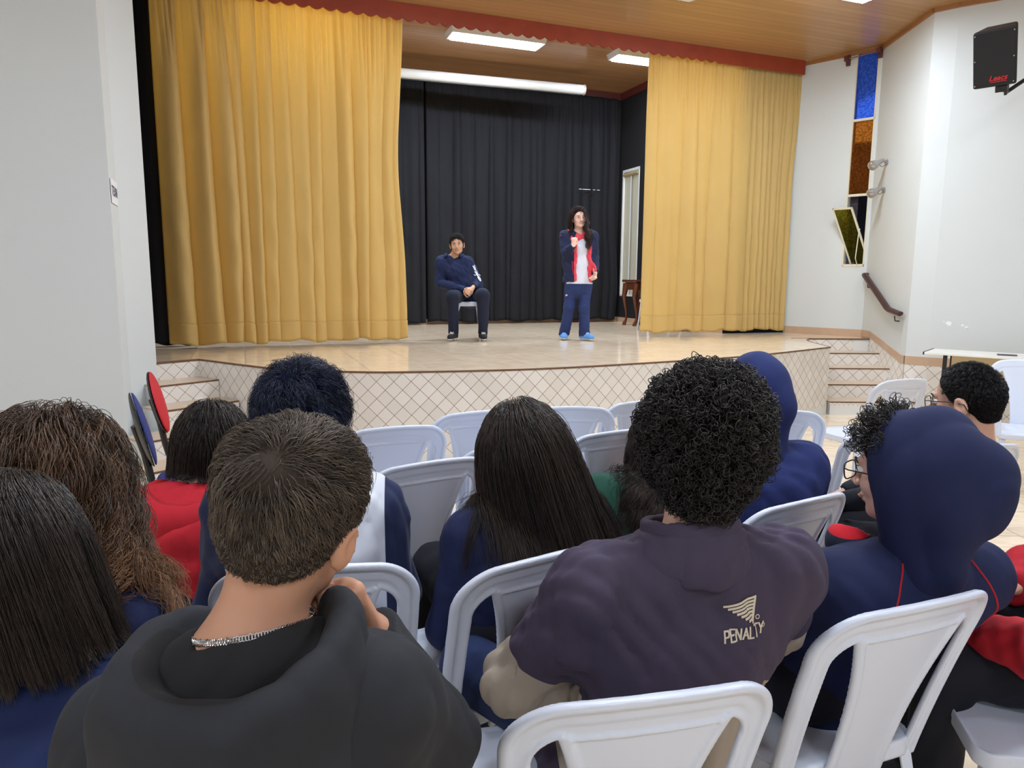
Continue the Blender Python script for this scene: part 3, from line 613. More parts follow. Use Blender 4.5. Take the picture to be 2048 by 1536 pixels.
# flaked paint marks on the right wall
fk = MB()
rr = random.Random(3)
for (t, z, s) in ((.165, 1.02, .035), (.17, 1.0, .02), (.29, 1.0, .016), (.33, .98, .02), (.12, 1.03, .012)):
    c = PC + (PD - PC) / np.linalg.norm(PD - PC) * t; n = 9
    ring = [((s * rr.uniform(.6, 1.1)) * cos(2 * pi * k / n), (s * .6 * rr.uniform(.6, 1.1)) * sin(2 * pi * k / n)) for k in range(n)]
    dd = np.array([.834, -.552]); nn_ = np.array([-.552, -.834]) * .003
    vs = [(*(c + dd * a + nn_), z + b) for a, b in ring] + [(*(c + dd * a), z + b) for a, b in ring]
    fk.add(vs, [tuple(range(n)), tuple(range(2 * n - 1, n - 1, -1))] + [(k, (k + 1) % n, n + (k + 1) % n, n + k) for k in range(n)])
o = fk.build('trim_9', mat('bare_plaster', srgb(246, 246, 244), .8)); struct(o)
# ================================================================== SIGNED-DISTANCE MODELLING (smooth organic shapes as one continuous mesh each)
def rotm(yaw=0, pitch=0, roll=0): return np.array(Matrix.Rotation(yaw, 3, 'Z') @ Matrix.Rotation(pitch, 3, 'X') @ Matrix.Rotation(roll, 3, 'Y'))
A3 = lambda *a: np.array(a, np.float32)
def f_rc(a, b, r1, r2):
    a = np.array(a, np.float32); b = np.array(b, np.float32); ba = b - a; L2 = max(float(ba @ ba), 1e-9)
    def f(p):
        pa = p - a; t = np.clip(pa @ ba / L2, 0, 1); return np.linalg.norm(pa - t[:, None] * ba, axis=1) - (r1 + (r2 - r1) * t)
    return f
def f_ec(a, b, r1, r2, side, ratio):
    a = np.array(a, np.float32); b = np.array(b, np.float32); ba = b - a; L2 = max(float(ba @ ba), 1e-9); s = np.array(side, np.float32); s = s / np.linalg.norm(s)
    rr = ratio if isinstance(ratio, tuple) else (ratio, ratio)
    def f(p):
        pa = p - a; t = np.clip(pa @ ba / L2, 0, 1); o = pa - t[:, None] * ba; q = rr[0] + (rr[1] - rr[0]) * t
        os = o @ s; o = o + (os / q - os)[:, None] * s; return np.linalg.norm(o, axis=1) - (r1 + (r2 - r1) * t)
    return f
def f_el(c, rad, R=None):
    c = np.array(c, np.float32); r = np.array(rad, np.float32); Rt = None if R is None else np.array(R, np.float32)
    def f(p):
        q = p - c
        if Rt is not None: q = q @ Rt
        k0 = np.linalg.norm(q / r, axis=1); k1 = np.linalg.norm(q / (r * r), axis=1); return k0 * (k0 - 1) / np.maximum(k1, 1e-6)
    return f
def f_box(c, half, R=None, rnd=.01):
    c = np.array(c, np.float32); h = np.array(half, np.float32) - rnd; Rt = None if R is None else np.array(R, np.float32)
    def f(p):
        q = p - c
        if Rt is not None: q = q @ Rt
        q = np.abs(q) - h; return np.linalg.norm(np.maximum(q, 0), axis=1) + np.minimum(q.max(1), 0) - rnd
    return f
def f_half(pt, n):
    pt = np.array(pt, np.float32); n = np.array(n, np.float32); n = n / np.linalg.norm(n)
    return lambda p: (p - pt) @ n
def f_torus(c, R_, r, R=None, sc=(1, 1, 1)):
    c = np.array(c, np.float32); Rt = None if R is None else np.array(R, np.float32); sc = np.array(sc, np.float32)
    def f(p):
        q = p - c
        if Rt is not None: q = q @ Rt
        q = q / sc; return (np.sqrt((np.sqrt(q[:, 0] ** 2 + q[:, 1] ** 2) - R_) ** 2 + q[:, 2] ** 2) - r) * float(sc.min())
    return f
class SDF:
    def __init__(s): s.items = []; s.disp = None
    def u(s, f, k=.02): s.items.append(('u', f, k)); return s
    def sub(s, f, k=.01): s.items.append(('s', f, k)); return s
    def cut(s, f, k=.005): s.items.append(('i', f, k)); return s
    def rc(s, a, b, r1, r2, k=.02): return s.u(f_rc(a, b, r1, r2), k)
    def ec(s, a, b, r1, r2, side, ratio, k=.02): return s.u(f_ec(a, b, r1, r2, side, ratio), k)
    def el(s, c, rad, R=None, k=.02): return s.u(f_el(c, rad, R), k)
    @staticmethod
    def comb(op, d, e, k):
        if op == 'u': h = np.clip(.5 + .5 * (d - e) / k, 0, 1); return d * (1 - h) + e * h - k * h * (1 - h)
        if op == 's': e = -e
        h = np.clip(.5 - .5 * (d - e) / k, 0, 1); return d * (1 - h) + e * h + k * h * (1 - h)
    def __call__(s, p):
        p = np.asarray(p, np.float32); d = np.full(len(p), 9.0, np.float32)
        for op, f, k in s.items: d = s.comb(op, d, f(p), k)
        if s.disp is not None: d = d + s.disp(p)
        return d
    def normal(s, p, e=.004):
        g = np.stack([s(p + np.eye(3, dtype=np.float32)[i] * e) - s(p - np.eye(3, dtype=np.float32)[i] * e) for i in range(3)], 1)
        return g / np.maximum(np.linalg.norm(g, axis=1, keepdims=True), 1e-6)
    def mesh(s, lo, hi, h, B=8):
        lo = np.array(lo, np.float32); hi = np.array(hi, np.float32); nb = np.ceil((hi - lo) / (B * h)).astype(int)
        I = np.stack(np.meshgrid(*[np.arange(n) for n in nb], indexing='ij'), -1).reshape(-1, 3)
        ctr = lo + (I + .5) * (B * h); vals = [f(ctr.astype(np.float32)) for _, f, _ in s.items]
        d = np.full(len(ctr), 9.0, np.float32)
        for (op, f, k), v in zip(s.items, vals): d = s.comb(op, d, v, k)
        act = np.abs(d) < B * h * 1.25 + .012; I = I[act]; vals = [v[act] for v in vals]
        g9 = np.stack(np.meshgrid(*[np.arange(B + 1)] * 3, indexing='ij'), -1).reshape(-1, 3)
        P = ((I[:, None] * B + g9[None]) * h + lo).astype(np.float32); n = len(I); m = len(g9)
        D = np.full((n, m), 9.0, np.float32)
        for (op, f, k), v in zip(s.items, vals):
            lim = B * h * 2.3 + k + .02
            if op == 'i': sel = v > -lim
            elif op == 's': sel = v < lim
            else: sel = v < lim
            if not sel.any(): continue
            e = f(P[sel].reshape(-1, 3)).reshape(-1, m); D[sel] = s.comb(op, D[sel], e, k)
        if s.disp is not None: D += s.disp(P.reshape(-1, 3)).reshape(n, m)
        D = D.reshape(n, B + 1, B + 1, B + 1); N = nb * B + 2
        neg = D < 0
        c = [neg[:, i:i + B, j:j + B, k:k + B] for i in (0, 1) for j in (0, 1) for k in (0, 1)]
        tot = sum(x.astype(np.int8) for x in c); mask = (tot > 0) & (tot < 8)
        b, i, j, k = np.nonzero(mask)
        cv = np.stack([D[b, i + di, j + dj, k + dk] for di in (0, 1) for dj in (0, 1) for dk in (0, 1)], 1)
        co = np.array([(di, dj, dk) for di in (0, 1) for dj in (0, 1) for dk in (0, 1)], np.float32)
        acc = np.zeros((len(b), 3), np.float32); cnt = np.zeros(len(b), np.float32)
        for x in range(8):
            for y in range(x + 1, 8):
                if np.abs(co[x] - co[y]).sum() != 1: continue
                a_, b_ = cv[:, x], cv[:, y]; cr = (a_ < 0) != (b_ < 0); t = np.where(cr, a_ / np.where(cr, a_ - b_, 1), 0)
                acc += np.where(cr[:, None], co[x] + (co[y] - co[x]) * t[:, None], 0); cnt += cr
        pos = acc / np.maximum(cnt, 1)[:, None]
        gc = I[b] * B + np.stack([i, j, k], 1); V_ = lo + (gc + pos) * h
        key = (gc[:, 0].astype(np.int64) * N[1] + gc[:, 1]) * N[2] + gc[:, 2]; srt = np.argsort(key); ks = key[srt]
        def look(g):
            q = (g[:, 0].astype(np.int64) * N[1] + g[:, 1]) * N[2] + g[:, 2]; r = np.clip(np.searchsorted(ks, q), 0, len(ks) - 1); ok = ks[r] == q; return srt[r], ok
        quads = []
        for ax in range(3):
            sl0 = [slice(0, B)] * 3; sl1 = list(sl0); sl1[ax] = slice(1, B + 1)
            n0 = neg[(slice(None), *sl0)]; n1 = neg[(slice(None), *sl1)]; e = n0 != n1
            b, i, j, k = np.nonzero(e); g = I[b] * B + np.stack([i, j, k], 1); a1, a2 = [(1, 2), (2, 0), (0, 1)][ax]
            o1 = np.zeros(3, int); o1[a1] = 1; o2 = np.zeros(3, int); o2[a2] = 1
            q = [look(g - o1 - o2), look(g - o2), look(g), look(g - o1)]; ok = q[0][1] & q[1][1] & q[2][1] & q[3][1]
            Q = np.stack([x[0] for x in q], 1); fl_ = n1[b, i, j, k]; Q[fl_] = Q[fl_][:, ::-1]; quads.append(Q[ok])
        Q = np.concatenate(quads)
        return V_, Q
    def obj(s, name, lo, hi, h, m, parent=None, mats=None, pick=None, relax=1):
        V_, Q = s.mesh(lo, hi, h)
        for _ in range(relax):                                       # one Laplacian pass removes lattice stepping
            acc = np.zeros_like(V_); cnt = np.zeros(len(V_))
            for a, b in ((0, 1), (1, 2), (2, 3), (3, 0)):
                np.add.at(acc, Q[:, a], V_[Q[:, b]]); np.add.at(cnt, Q[:, a], 1); np.add.at(acc, Q[:, b], V_[Q[:, a]]); np.add.at(cnt, Q[:, b], 1)
            V_ = .5 * V_ + .5 * acc / np.maximum(cnt, 1)[:, None]
        mi = None
        if pick is not None: mi = pick(V_[Q].mean(1))
        return mesh_np(name, V_, Q, m, parent, True, mats=mats, midx=mi)
# ================================================================== PLASTIC CHAIRS
def back2d(s, t):
    """signed distance (approx.) of the backrest outline in its own plane: s across, t up from the seat"""
    def rbox(x, y, cx, cy, hx, hy, r):
        qx = np.abs(x - cx) - hx + r; qy = np.abs(y - cy) - hy + r
        return np.sqrt(np.maximum(qx, 0) ** 2 + np.maximum(qy, 0) ** 2) + np.minimum(np.maximum(qx, qy), 0) - r
    hw = .200 + .022 * np.clip(t / .42, 0, 1)                        # widens upwards
    top = .415 - .55 * s * s * .9
    ss = s / hw * .21; tt = t - (top - .415)
    outer = rbox(ss, tt, 0, .150, .21, .265, .085)
    w = .080 + .056 * np.clip(t / .34, 0, 1.1) ** 2.3
    # side openings
    inner = rbox(ss, tt, 0, .140, .168, .212, .055)
    hole = np.maximum(inner, -(np.abs(s) - w))
    body = np.maximum(outer, -hole)
    return outer, hole, w, body
def make_chair_meshes():
    out = {}
    YB = -.205                                                       # rear edge of the seat; the sitter looks along +Y
    def yplane(s, t): return YB - .26 * t - .15 * t * t + .75 * s * s - .018
    def f_back(p):
        s = p[:, 0]; t = p[:, 2] - .43; outer, hole, w, body = back2d(s, t); y = p[:, 1] - yplane(s, t)
        sheet = np.maximum(body, np.abs(y) - .0035)
        rim = np.sqrt(np.minimum(np.abs(outer + .006), 1) ** 2 * .8 + (y + .008) ** 2) - .0085     # rolled outer lip
        rim = np.maximum(rim, -(t + .10))
        rim2 = np.sqrt(np.abs(hole - .004) ** 2 + (y + .004) ** 2) - .0055
        band = np.sqrt(np.maximum(np.abs(outer + .022) - .016, 0) ** 2 + (y) ** 2) - .006
        rib = np.sqrt((np.abs(s) - w + .012) ** 2 + (y + .004) ** 2) - .006
        rib = np.maximum(rib, t - .345)
        rib2 = np.sqrt((t - .342 + .35 * s * s) ** 2 + (y + .004) ** 2) - .005; rib2 = np.maximum(rib2, np.abs(s) - w + .01)
        d = sheet
        for e, k in ((rim, .006), (rim2, .004), (band, .004), (rib, .005), (rib2, .004)):
            h = np.clip(.5 + .5 * (d - e) / k, 0, 1); d = d * (1 - h) + e * h - k * h * (1 - h)
        return np.maximum(d, -(p[:, 2] - .385)) * .8
    S = SDF(); S.u(f_back, .001); out['backrest'] = S.mesh((-.27, -.45, .36), (.27, -.08, .90), .0036)
    def f_seat(p):
        x, y, z = p[:, 0], p[:, 1], p[:, 2]
        hw = .20 + .012 * np.clip(y / .2, -1, 1)
        qx = np.abs(x) - hw + .05; qy = np.abs(y) - .215 + .05; o = np.sqrt(np.maximum(qx, 0) ** 2 + np.maximum(qy, 0) ** 2) + np.minimum(np.maximum(qx, qy), 0) - .05
        zs = .438 - .016 * np.exp(-(x * x + (y + .03) ** 2) / .022) - .25 * np.maximum(y - .13, 0) ** 2 * 8
        sh = np.maximum(o, np.abs(z - zs) - .004)
        ap = np.maximum(np.abs(o + .004) - .003, np.maximum(z - .438, .395 - z))
        return np.minimum(sh, ap) * .8
    S = SDF(); S.u(f_seat, .001); out['seat'] = S.mesh((-.25, -.25, .38), (.25, .25, .47), .005)
    legs = []
    for sx_, sy_ in ((-1, 1), (1, 1), (-1, -1), (1, -1)):
        top = np.array([sx_ * .178, sy_ * .180, .425]); bot = np.array([sx_ * .205, sy_ * (.215 if sy_ > 0 else .27), 0.0])
        mb = MB(); n = 7; prof = []
        for i in range(n):
            t = i / (n - 1); c = top + (bot - top) * t; wdt = .032 - .010 * t; th = .006
            # L section opened to the inside
            xo, yo = c[0] + sx_ * .010, c[1] + sy_ * .010
            prof.append([(xo, yo), (xo - sx_ * wdt, yo), (xo - sx_ * wdt, yo - sy_ * th), (xo - sx_ * th, yo - sy_ * th), (xo - sx_ * th, yo - sy_ * wdt), (xo, yo - sy_ * wdt)])
        vs = [(x, y, top[2] + (bot[2] - top[2]) * i / (n - 1)) for i, pr_ in enumerate(prof) for x, y in pr_]
        fs = [(6 * i + k, 6 * i + (k + 1) % 6, 6 * i + 6 + (k + 1) % 6, 6 * i + 6 + k) for i in range(n - 1) for k in range(6)] + [tuple(range(6)), tuple(6 * n - 1 - k for k in range(6))]
        mb.add(vs, fs); legs.append(mb)
    out['legs'] = legs
    return out
_cm = make_chair_meshes()
def proto_chair():
    r = empty('plastic_chair')
    for k in ('seat', 'backrest'): mesh_np(k, _cm[k][0], _cm[k][1], m_white_pl, r)
    for l in _cm['legs']: l.build('leg', m_white_pl, r, bevel=.0015)
    return r
def proto_armchair():
    r = empty('plastic_armchair')
    V_, Q = _cm['backrest']; V2 = V_.copy(); V2[:, 2] = .43 + (V2[:, 2] - .43) * 1.12; V2[:, 0] *= 1.1; mesh_np('backrest', V2, Q, m_white_pl, r)
    V_, Q = _cm['seat']; V2 = V_.copy(); V2[:, 0] *= 1.1; mesh_np('seat', V2, Q, m_white_pl, r)
    for l in _cm['legs']:
        l2 = MB(); l2.v = [(x * 1.12, y, z) for x, y, z in l.v]; l2.f = l.f; l2.build('leg', m_white_pl, r, bevel=.0015)
    for s in (-1, 1):
        S = SDF(); x = s * .245
        S.ec((x, -.25, .62), (x, .10, .655), .012, .014, (1, 0, 0), 2.2, .03); S.ec((x, .10, .655), (x, .19, .60), .014, .013, (1, 0, 0), 2.0, .03); S.ec((x, .19, .60), (s * .225, .19, .42), .013, .013, (1, 0, 0), 1.6, .03)
        S.obj('armrest', (x - .06, -.32, .38), (x + .06, .27, .72), .005, m_white_pl, r)
    return r
pc = proto_chair(); pa_ = proto_armchair(); used_c = {}
def chair(proto, x, y, face, label, z=0.0, group='white plastic chairs', s=1.0):
    """x,y of the seat centre, face = heading in degrees measured from +Y, clockwise negative"""
    o = proto if proto.name not in used_c else copy_tree(proto); used_c[proto.name] = 1
    o.location = (x, y, z); o.rotation_euler = (0, 0, radians(face)); o.scale = (s, s, s); tag(o, label, 'chair', group); return o
def ground_ray(px, py, z):
    d = fw * 1420 + rt * (px - 1024) + up * (768 - py); t = (z - CAM_H) / d.z; return np.array([d.x * t, d.y * t])
def chair_at(xl, yl, xr, yr, label, anchor='M', yaw=None, proto=None, s=1.02, group='white plastic chairs'):
    """the two top corners of the backrest as seen in the photo, brought back to their height above the floor"""
    zt = .845 * s; L = ground_ray(xl, yl, zt); R = ground_ray(xr, yr, zt); a = math.atan2(*(R - L)[::-1]) if yaw is None else radians(yaw); d = np.array([cos(a), sin(a)])
    c = (L + R) / 2 if anchor == 'M' else (L + d * .222 * s if anchor == 'L' else R - d * .222 * s)
    c = c + .345 * s * np.array([-sin(a), cos(a)]); return chair(proto or pc, c[0], c[1], math.degrees(a), label, s=s, group=group)
CH = {}
def D_(y, z=.80): return 1435 * (CAM_H - z) / (y - 560)
CH['c1'] = chair_at(1008, 1415, 1590, 1345, 'white plastic chair nearest the camera, directly behind the plum jacket')
CH['c2'] = chair_at(1668, 1235, 2065, 1150, 'white plastic chair at the right, behind the person in the navy hood with glasses', 'L', 21)
CH['c3'] = chair_at(905, 1150, 1275, 1060, 'white plastic chair behind the long straight hair, between charcoal hoodie and plum jacket')
CH['c4'] = chair_at(1500, 1020, 1760, 958, 'white plastic chair between the curly head and the hooded head with glasses', 'L', 30)
CH['c5'] = chair_at(750, 935, 972, 905, 'empty white plastic chair just left of the long straight hair, the larger one')
CH['c6'] = chair_at(398, 1140, 840, 1115, 'white plastic chair of the person in white and navy, behind the charcoal hoodie')
CH['c7'] = chair_at(695, 858, 888, 845, 'empty white plastic chair in front of the messy blue-black hair, facing the tiled stage wall')
CH['c8'] = chair_at(862, 828, 1040, 808, 'empty white plastic chair of the front row, left of the long straight hair', 'L', 24)
CH['c9'] = chair_at(920, 895, 1152, 885, 'empty white plastic chair mostly hidden behind the long straight hair')
CH['c10'] = chair_at(1055, 812, 1228, 812, 'empty white plastic chair of the front row, just right of the long straight hair')
CH['c11'] = chair_at(1212, 806, 1385, 790, 'empty white plastic chair of the front row, half hidden by the curly head', 'L', 26)
CH['c12'] = chair_at(1138, 870, 1335, 842, 'empty white plastic chair behind the green garment, between the long hair and the curly head', 'L', 27)
CH['c13'] = chair_at(1480, 815, 1662, 822, 'empty white plastic chair right of the navy hood, in front of the stage corner', 'R', -11)
CH['c14'] = chair_at(1755, 760, 1910, 738, 'white plastic chair in front of the right-hand steps, behind the boy with the short haircut', 'L', 18)
CH['c16'] = chair_at(1880, 905, 2064, 882, 'white plastic chair at the right edge behind the navy hood with glasses', 'R', 14)
CH['c17'] = chair_at(1698, 858, 1895, 842, 'white plastic chair peeking out beside the face with glasses', 'L', 14)
chair(pa_, 3.62, 4.85, 155, 'white plastic armchair at the right edge below the white table, turned towards the room')
CH['c18'] = chair(pc, 1.28, 1.56, 75, 'white plastic chair at the lower right corner under the red-sleeved person')
chair(pc, 2.06, 10.12, 100, 'white plastic chair on the stage, peeking out from behind the right golden curtain', z=ST)
# white plastic stool of the seated boy
st = tag(empty('plastic_stool', (-.53, 8.44, ST), .1), 'white plastic stool on the stage under the seated boy', 'stool')
S = SDF(); S.u(f_box((0, 0, .435), (.16, .16, .012), rnd=.011), .01); S.u(f_box((0, 0, .415), (.158, .158, .022), rnd=.01), .01); S.sub(f_box((0, 0, .40), (.148, .148, .022), rnd=.005), .004); S.sub(f_rc((0, 0, .40), (0, 0, .5), .02, .02), .006)
S.obj('seat', (-.18, -.18, .38), (.18, .18, .46), .004, m_white_pl, st)
for sx_ in (-1, 1):
    for sy_ in (-1, 1):
        mb = MB(); n = 6; vs = []
        for i in range(n):
            t = i / (n - 1); cx_ = sx_ * (.155 + .03 * t); cy_ = sy_ * (.155 + .03 * t); wd = .055 - .02 * t if i else .075; th = .005; z = .425 * (1 - t)
            for a, b in ((0, 0), (-wd, 0), (-wd, -th), (-th, -th), (-th, -wd), (0, -wd)): vs.append((cx_ + sx_ * a, cy_ + sy_ * b, z))
        mb.add(vs, [(6 * i + k, 6 * i + (k + 1) % 6, 6 * i + 6 + (k + 1) % 6, 6 * i + 6 + k) for i in range(n - 1) for k in range(6)] + [tuple(range(6)), tuple(6 * n - 1 - k for k in range(6))])
        mb.build('leg', m_white_pl, st, bevel=.0015)
# ---------------- two office chairs by the left steps
def office(name, x, y, rz, col, label):
    r = tag(empty(name, (x, y, 0), rz), label, 'office chair'); fab = 'office_fabric_' + label.split(' with a ')[1].split()[0]
    T = rotm(0, radians(13), 0); nT = T @ np.array([0, 1.0, 0])
    S = SDF(); S.u(f_el((0, -.225, .72), (.20, .028, .19), T), .01); S.cut(f_half((0, -.225, .72), -nT), .01); S.obj('back_cushion', (-.25, -.3, .5), (.25, -.15, .95), .006, mat(fab, col, .75, bump=(300, .3, .001)), r)
    S = SDF(); S.u(f_el((0, -.225, .72), (.207, .030, .197), T), .01); S.cut(f_half(np.array([0, -.225, .72]) - nT * .003, nT), .006); S.obj('back_shell', (-.25, -.3, .5), (.25, -.15, .95), .006, m_black, r)
    S = SDF(); S.u(f_el((0, .03, .46), (.22, .21, .04)), .01); S.obj('seat', (-.26, -.22, .40), (.26, .28, .52), .007, MATS[fab], r)
    mb = MB(); mb.tube([(0, -.262, .74), (0, -.225, .6), (0, -.205, .47), (0, -.20, .41), (0, 0, .40)], .018, 10, flat=1.6); mb.build('back_bar', m_black, r, True)
    mb = MB(); mb.tube([(0, 0, .44), (0, 0, .08)], .028, 14); mb.build('gas_column', m_black, r, True)
    for k in range(5):
        a = 2 * pi * k / 5 + .3; mb = MB(); mb.tube([(0, 0, .13), (.14 * cos(a), .14 * sin(a), .11), (.27 * cos(a), .27 * sin(a), .075)], [.025, .02, .014], 8); mb.build('leg', m_black, r, True)
        mb = MB(); mb.lathe([(0, -.012), (.026, -.012), (.028, 0), (.026, .012), (0, .012)], (.27 * cos(a), .27 * sin(a), .028), 16, (-sin(a), cos(a), 0)); mb.build('caster', m_black, r, True)
    return r
office('office_chair', -1.60, 3.50, radians(-60), srgb(34, 46, 110), 'office chair with a blue backrest in front of the white pier')
office('office_chair', -1.89, 4.24, radians(-68), srgb(190, 32, 42), 'office chair with a red backrest beside the left steps')
# ================================================================== PEOPLE
m_skin = {}
def skin(key, c): 
    if key not in m_skin: m_skin[key] = mat('skin_' + key, c, .5, sss=.12, noise=(9, .06, 4), bump=(160, .12, .0008))
    return m_skin[key]
def cloth(name, col, rough=.85, sheen=.05, noise=(3, .06, 4), bump=(420, .35, .0007)): return mat(name, col, rough, sheen=sheen, noise=noise, bump=bump)
m_eyew = mat('eye_white', srgb(232, 228, 222), .2); m_iris = mat('iris', srgb(44, 28, 20), .15); m_lip = mat('lips', srgb(170, 100, 92), .4); m_brow = mat('eyebrow_hair', srgb(34, 24, 20), .7)
def hairmat(name, c1, c2, rough=.38):
    if name in MATS: return MATS[name]
    m = mat(name, c1, rough, spec=.45); t = NT(m)
    at = t.n('Attribute', attribute_name='tone'); t.l(t.mix(at.outputs['Fac'], c1, c2), t.b.inputs['Base Color']); return m
def basemat(m):
    k = m.name + '_base'
    if k not in MATS: b = m.copy(); b.name = k; b.node_tree.nodes['Principled BSDF'].inputs['Roughness'].default_value = .95; b.node_tree.nodes['Principled BSDF'].inputs['Specular IOR Level'].default_value = .1; MATS[k] = b
    return MATS[k]
def zoned(name, cols, rough=.85, sheen=.25):
    """cloth of several dyed panels: cols[i] shows where the mesh attribute zone<i> is above zero"""
    if name in MATS: return MATS[name]
    m = cloth(name, cols[0]); t = NT(m); src = None
    for l in list(t.nt.links):
        if l.to_socket == t.b.inputs['Base Color']: src = l.from_socket
    for i, c in enumerate(cols[1:], 1):
        at = t.n('Attribute', attribute_name='zone%d' % i); src = t.mix(t.math('GREATER_THAN', at.outputs['Fac'], 0.0), src, c)
    t.l(src, t.b.inputs['Base Color']); return m
def set_zone(o, *fields):
    me = o.data; V_ = np.empty(len(me.vertices) * 3, np.float32); me.vertices.foreach_get('co', V_); V_ = V_.reshape(-1, 3)
    for i, f in enumerate(fields, 1): me.attributes.new('zone%d' % i, 'FLOAT', 'POINT').data.foreach_set('value', np.asarray(f(V_), np.float32))
def v3(*a): return np.array(a, float)
def nrm(a): a = np.array(a, float); return a / np.linalg.norm(a)
class Head:
    """head frame: +Y is where the face looks; metres at adult size, scaled by s"""
    def __init__(s, c, yaw=0, pitch=0, roll=0, size=1.0): s.c = np.array(c, float); s.R = rotm(radians(yaw), radians(pitch), radians(roll)); s.s = size
    def p(s, x, y, z): return s.c + s.R @ (np.array([x, y, z]) * s.s)
    def d(s, x, y, z): return s.R @ np.array([x, y, z], float)
    def r(s, *a): return tuple(q * s.s for q in a)
    def loc(s, P): return ((P - s.c) @ s.R) / s.s
def head_sdf(S, h, ears=True, face=True):
    S.el(h.p(0, -.012, .026), h.r(.075, .094, .088), h.R, .02)
    S.el(h.p(0, .026, -.036), h.r(.058, .060, .078), h.R, .03)
    S.rc(h.p(-.034, .028, -.074), h.p(-.006, .066, -.092), .020 * h.s, .017 * h.s, .02); S.rc(h.p(.034, .028, -.074), h.p(.006, .066, -.092), .020 * h.s, .017 * h.s, .02)
    if face:
        for s in (-1, 1):
            S.el(h.p(s * .038, .058, -.028), h.r(.023, .021, .022), h.R, .015)
            S.sub(f_el(h.p(s * .030, .100, .002), h.r(.018, .015, .011), h.R), .014)
            S.el(h.p(s * .012, .099, -.034), h.r(.009, .009, .007), h.R, .006)
        S.rc(h.p(-.030, .080, .020), h.p(.030, .080, .020), .011 * h.s, .011 * h.s, .012)
        S.rc(h.p(0, .088, .008), h.p(0, .110, -.028), .0075 * h.s, .0105 * h.s, .010)
        S.el(h.p(0, .088, -.057), h.r(.022, .010, .0065), h.R, .006); S.el(h.p(0, .086, -.069), h.r(.018, .010, .0065), h.R, .006)
    if ears:
        for s in (-1, 1):
            Re = h.R @ rotm(radians(-s * 20), radians(-12), 0)
            S.u(f_el(h.p(s * .082, -.010, -.012), h.r(.009, .020, .032), Re), .006); S.rc(h.p(s * .078, .0, -.036), h.p(s * .076, .002, -.044), .007 * h.s, .006 * h.s, .006)
            S.sub(f_el(h.p(s * .094, -.006, -.008), h.r(.010, .011, .019), Re), .004)
def hand_sdf(S, w, d, n, thumb, curl=.5, sc=1.0, spread=0.0):
    """w wrist, d finger direction, n palm normal, thumb=+1/-1 side"""
    d = nrm(d); n = nrm(np.array(n) - d * (np.array(n) @ d)); s = np.cross(d, n) * thumb
    S.ec(w, w + d * .078 * sc, .0135 * sc, .0125 * sc, s, (1.9, 3.0), .012); F = []
    for i, (ln, off) in enumerate(((.066, -.4), (.074, 0), (.069, -.2), (.053, -1))):
        b = w + d * (.080 + off * .004) * sc + s * (1.5 - i) * .0195 * sc; a = 0; p = b; dd = nrm(d + s * (1.5 - i) * spread); seg_ = [b]
        for k, fr_ in enumerate((.46, .30, .24)):
            a += curl * (1.0 if k == 0 else 1.15) * (1 + .12 * (i - 1.5)); q = p + (dd * cos(a) + n * sin(a)) * ln * fr_ * sc; r = (.0088 - .0008 * k) * sc
            S.rc(p, q, r, r - .0007 * sc, .004 if k else .007); p = q
    t0 = w + d * .022 * sc + s * .020 * sc; t1 = t0 + (d * .55 + s * .75 + n * .25 * (1 + curl)) * .036 * sc; t2 = t1 + nrm(d * .9 + s * .25 + n * (.3 + .5 * curl)) * .030 * sc; t3 = t2 + nrm(d * .9 - s * .2 * curl + n * (.3 + .6 * curl)) * .024 * sc
    S.rc(t0, t1, .0135 * sc, .0105 * sc, .012); S.rc(t1, t2, .0105 * sc, .0092 * sc, .004); S.rc(t2, t3, .0092 * sc, .008 * sc, .003)
def folds(amp=.004, seed=0, k=1.0):
    rg = np.random.default_rng(seed); W = rg.normal(0, 1, (7, 3)) * np.array([34, 34, 20]) * k * np.array([[1], [1], [.6], [.6], [1.6], [2.1], [.4]]); ph = rg.uniform(0, 6.28, 7); am = np.array([1, .8, 1.1, .9, .45, .3, 1.2]) * amp * .42
    def f(p):
        o = np.zeros(len(p), np.float32)
        for w_, q, a in zip(W, ph, am):
            x = np.sin(p @ w_.astype(np.float32) + q + 1.4 * np.sin(p @ (w_[::-1] * .33).astype(np.float32)))
            o += a * (x if a < amp * .3 else (1 - 2 * np.abs(x)) * .7)
        return o
    return f
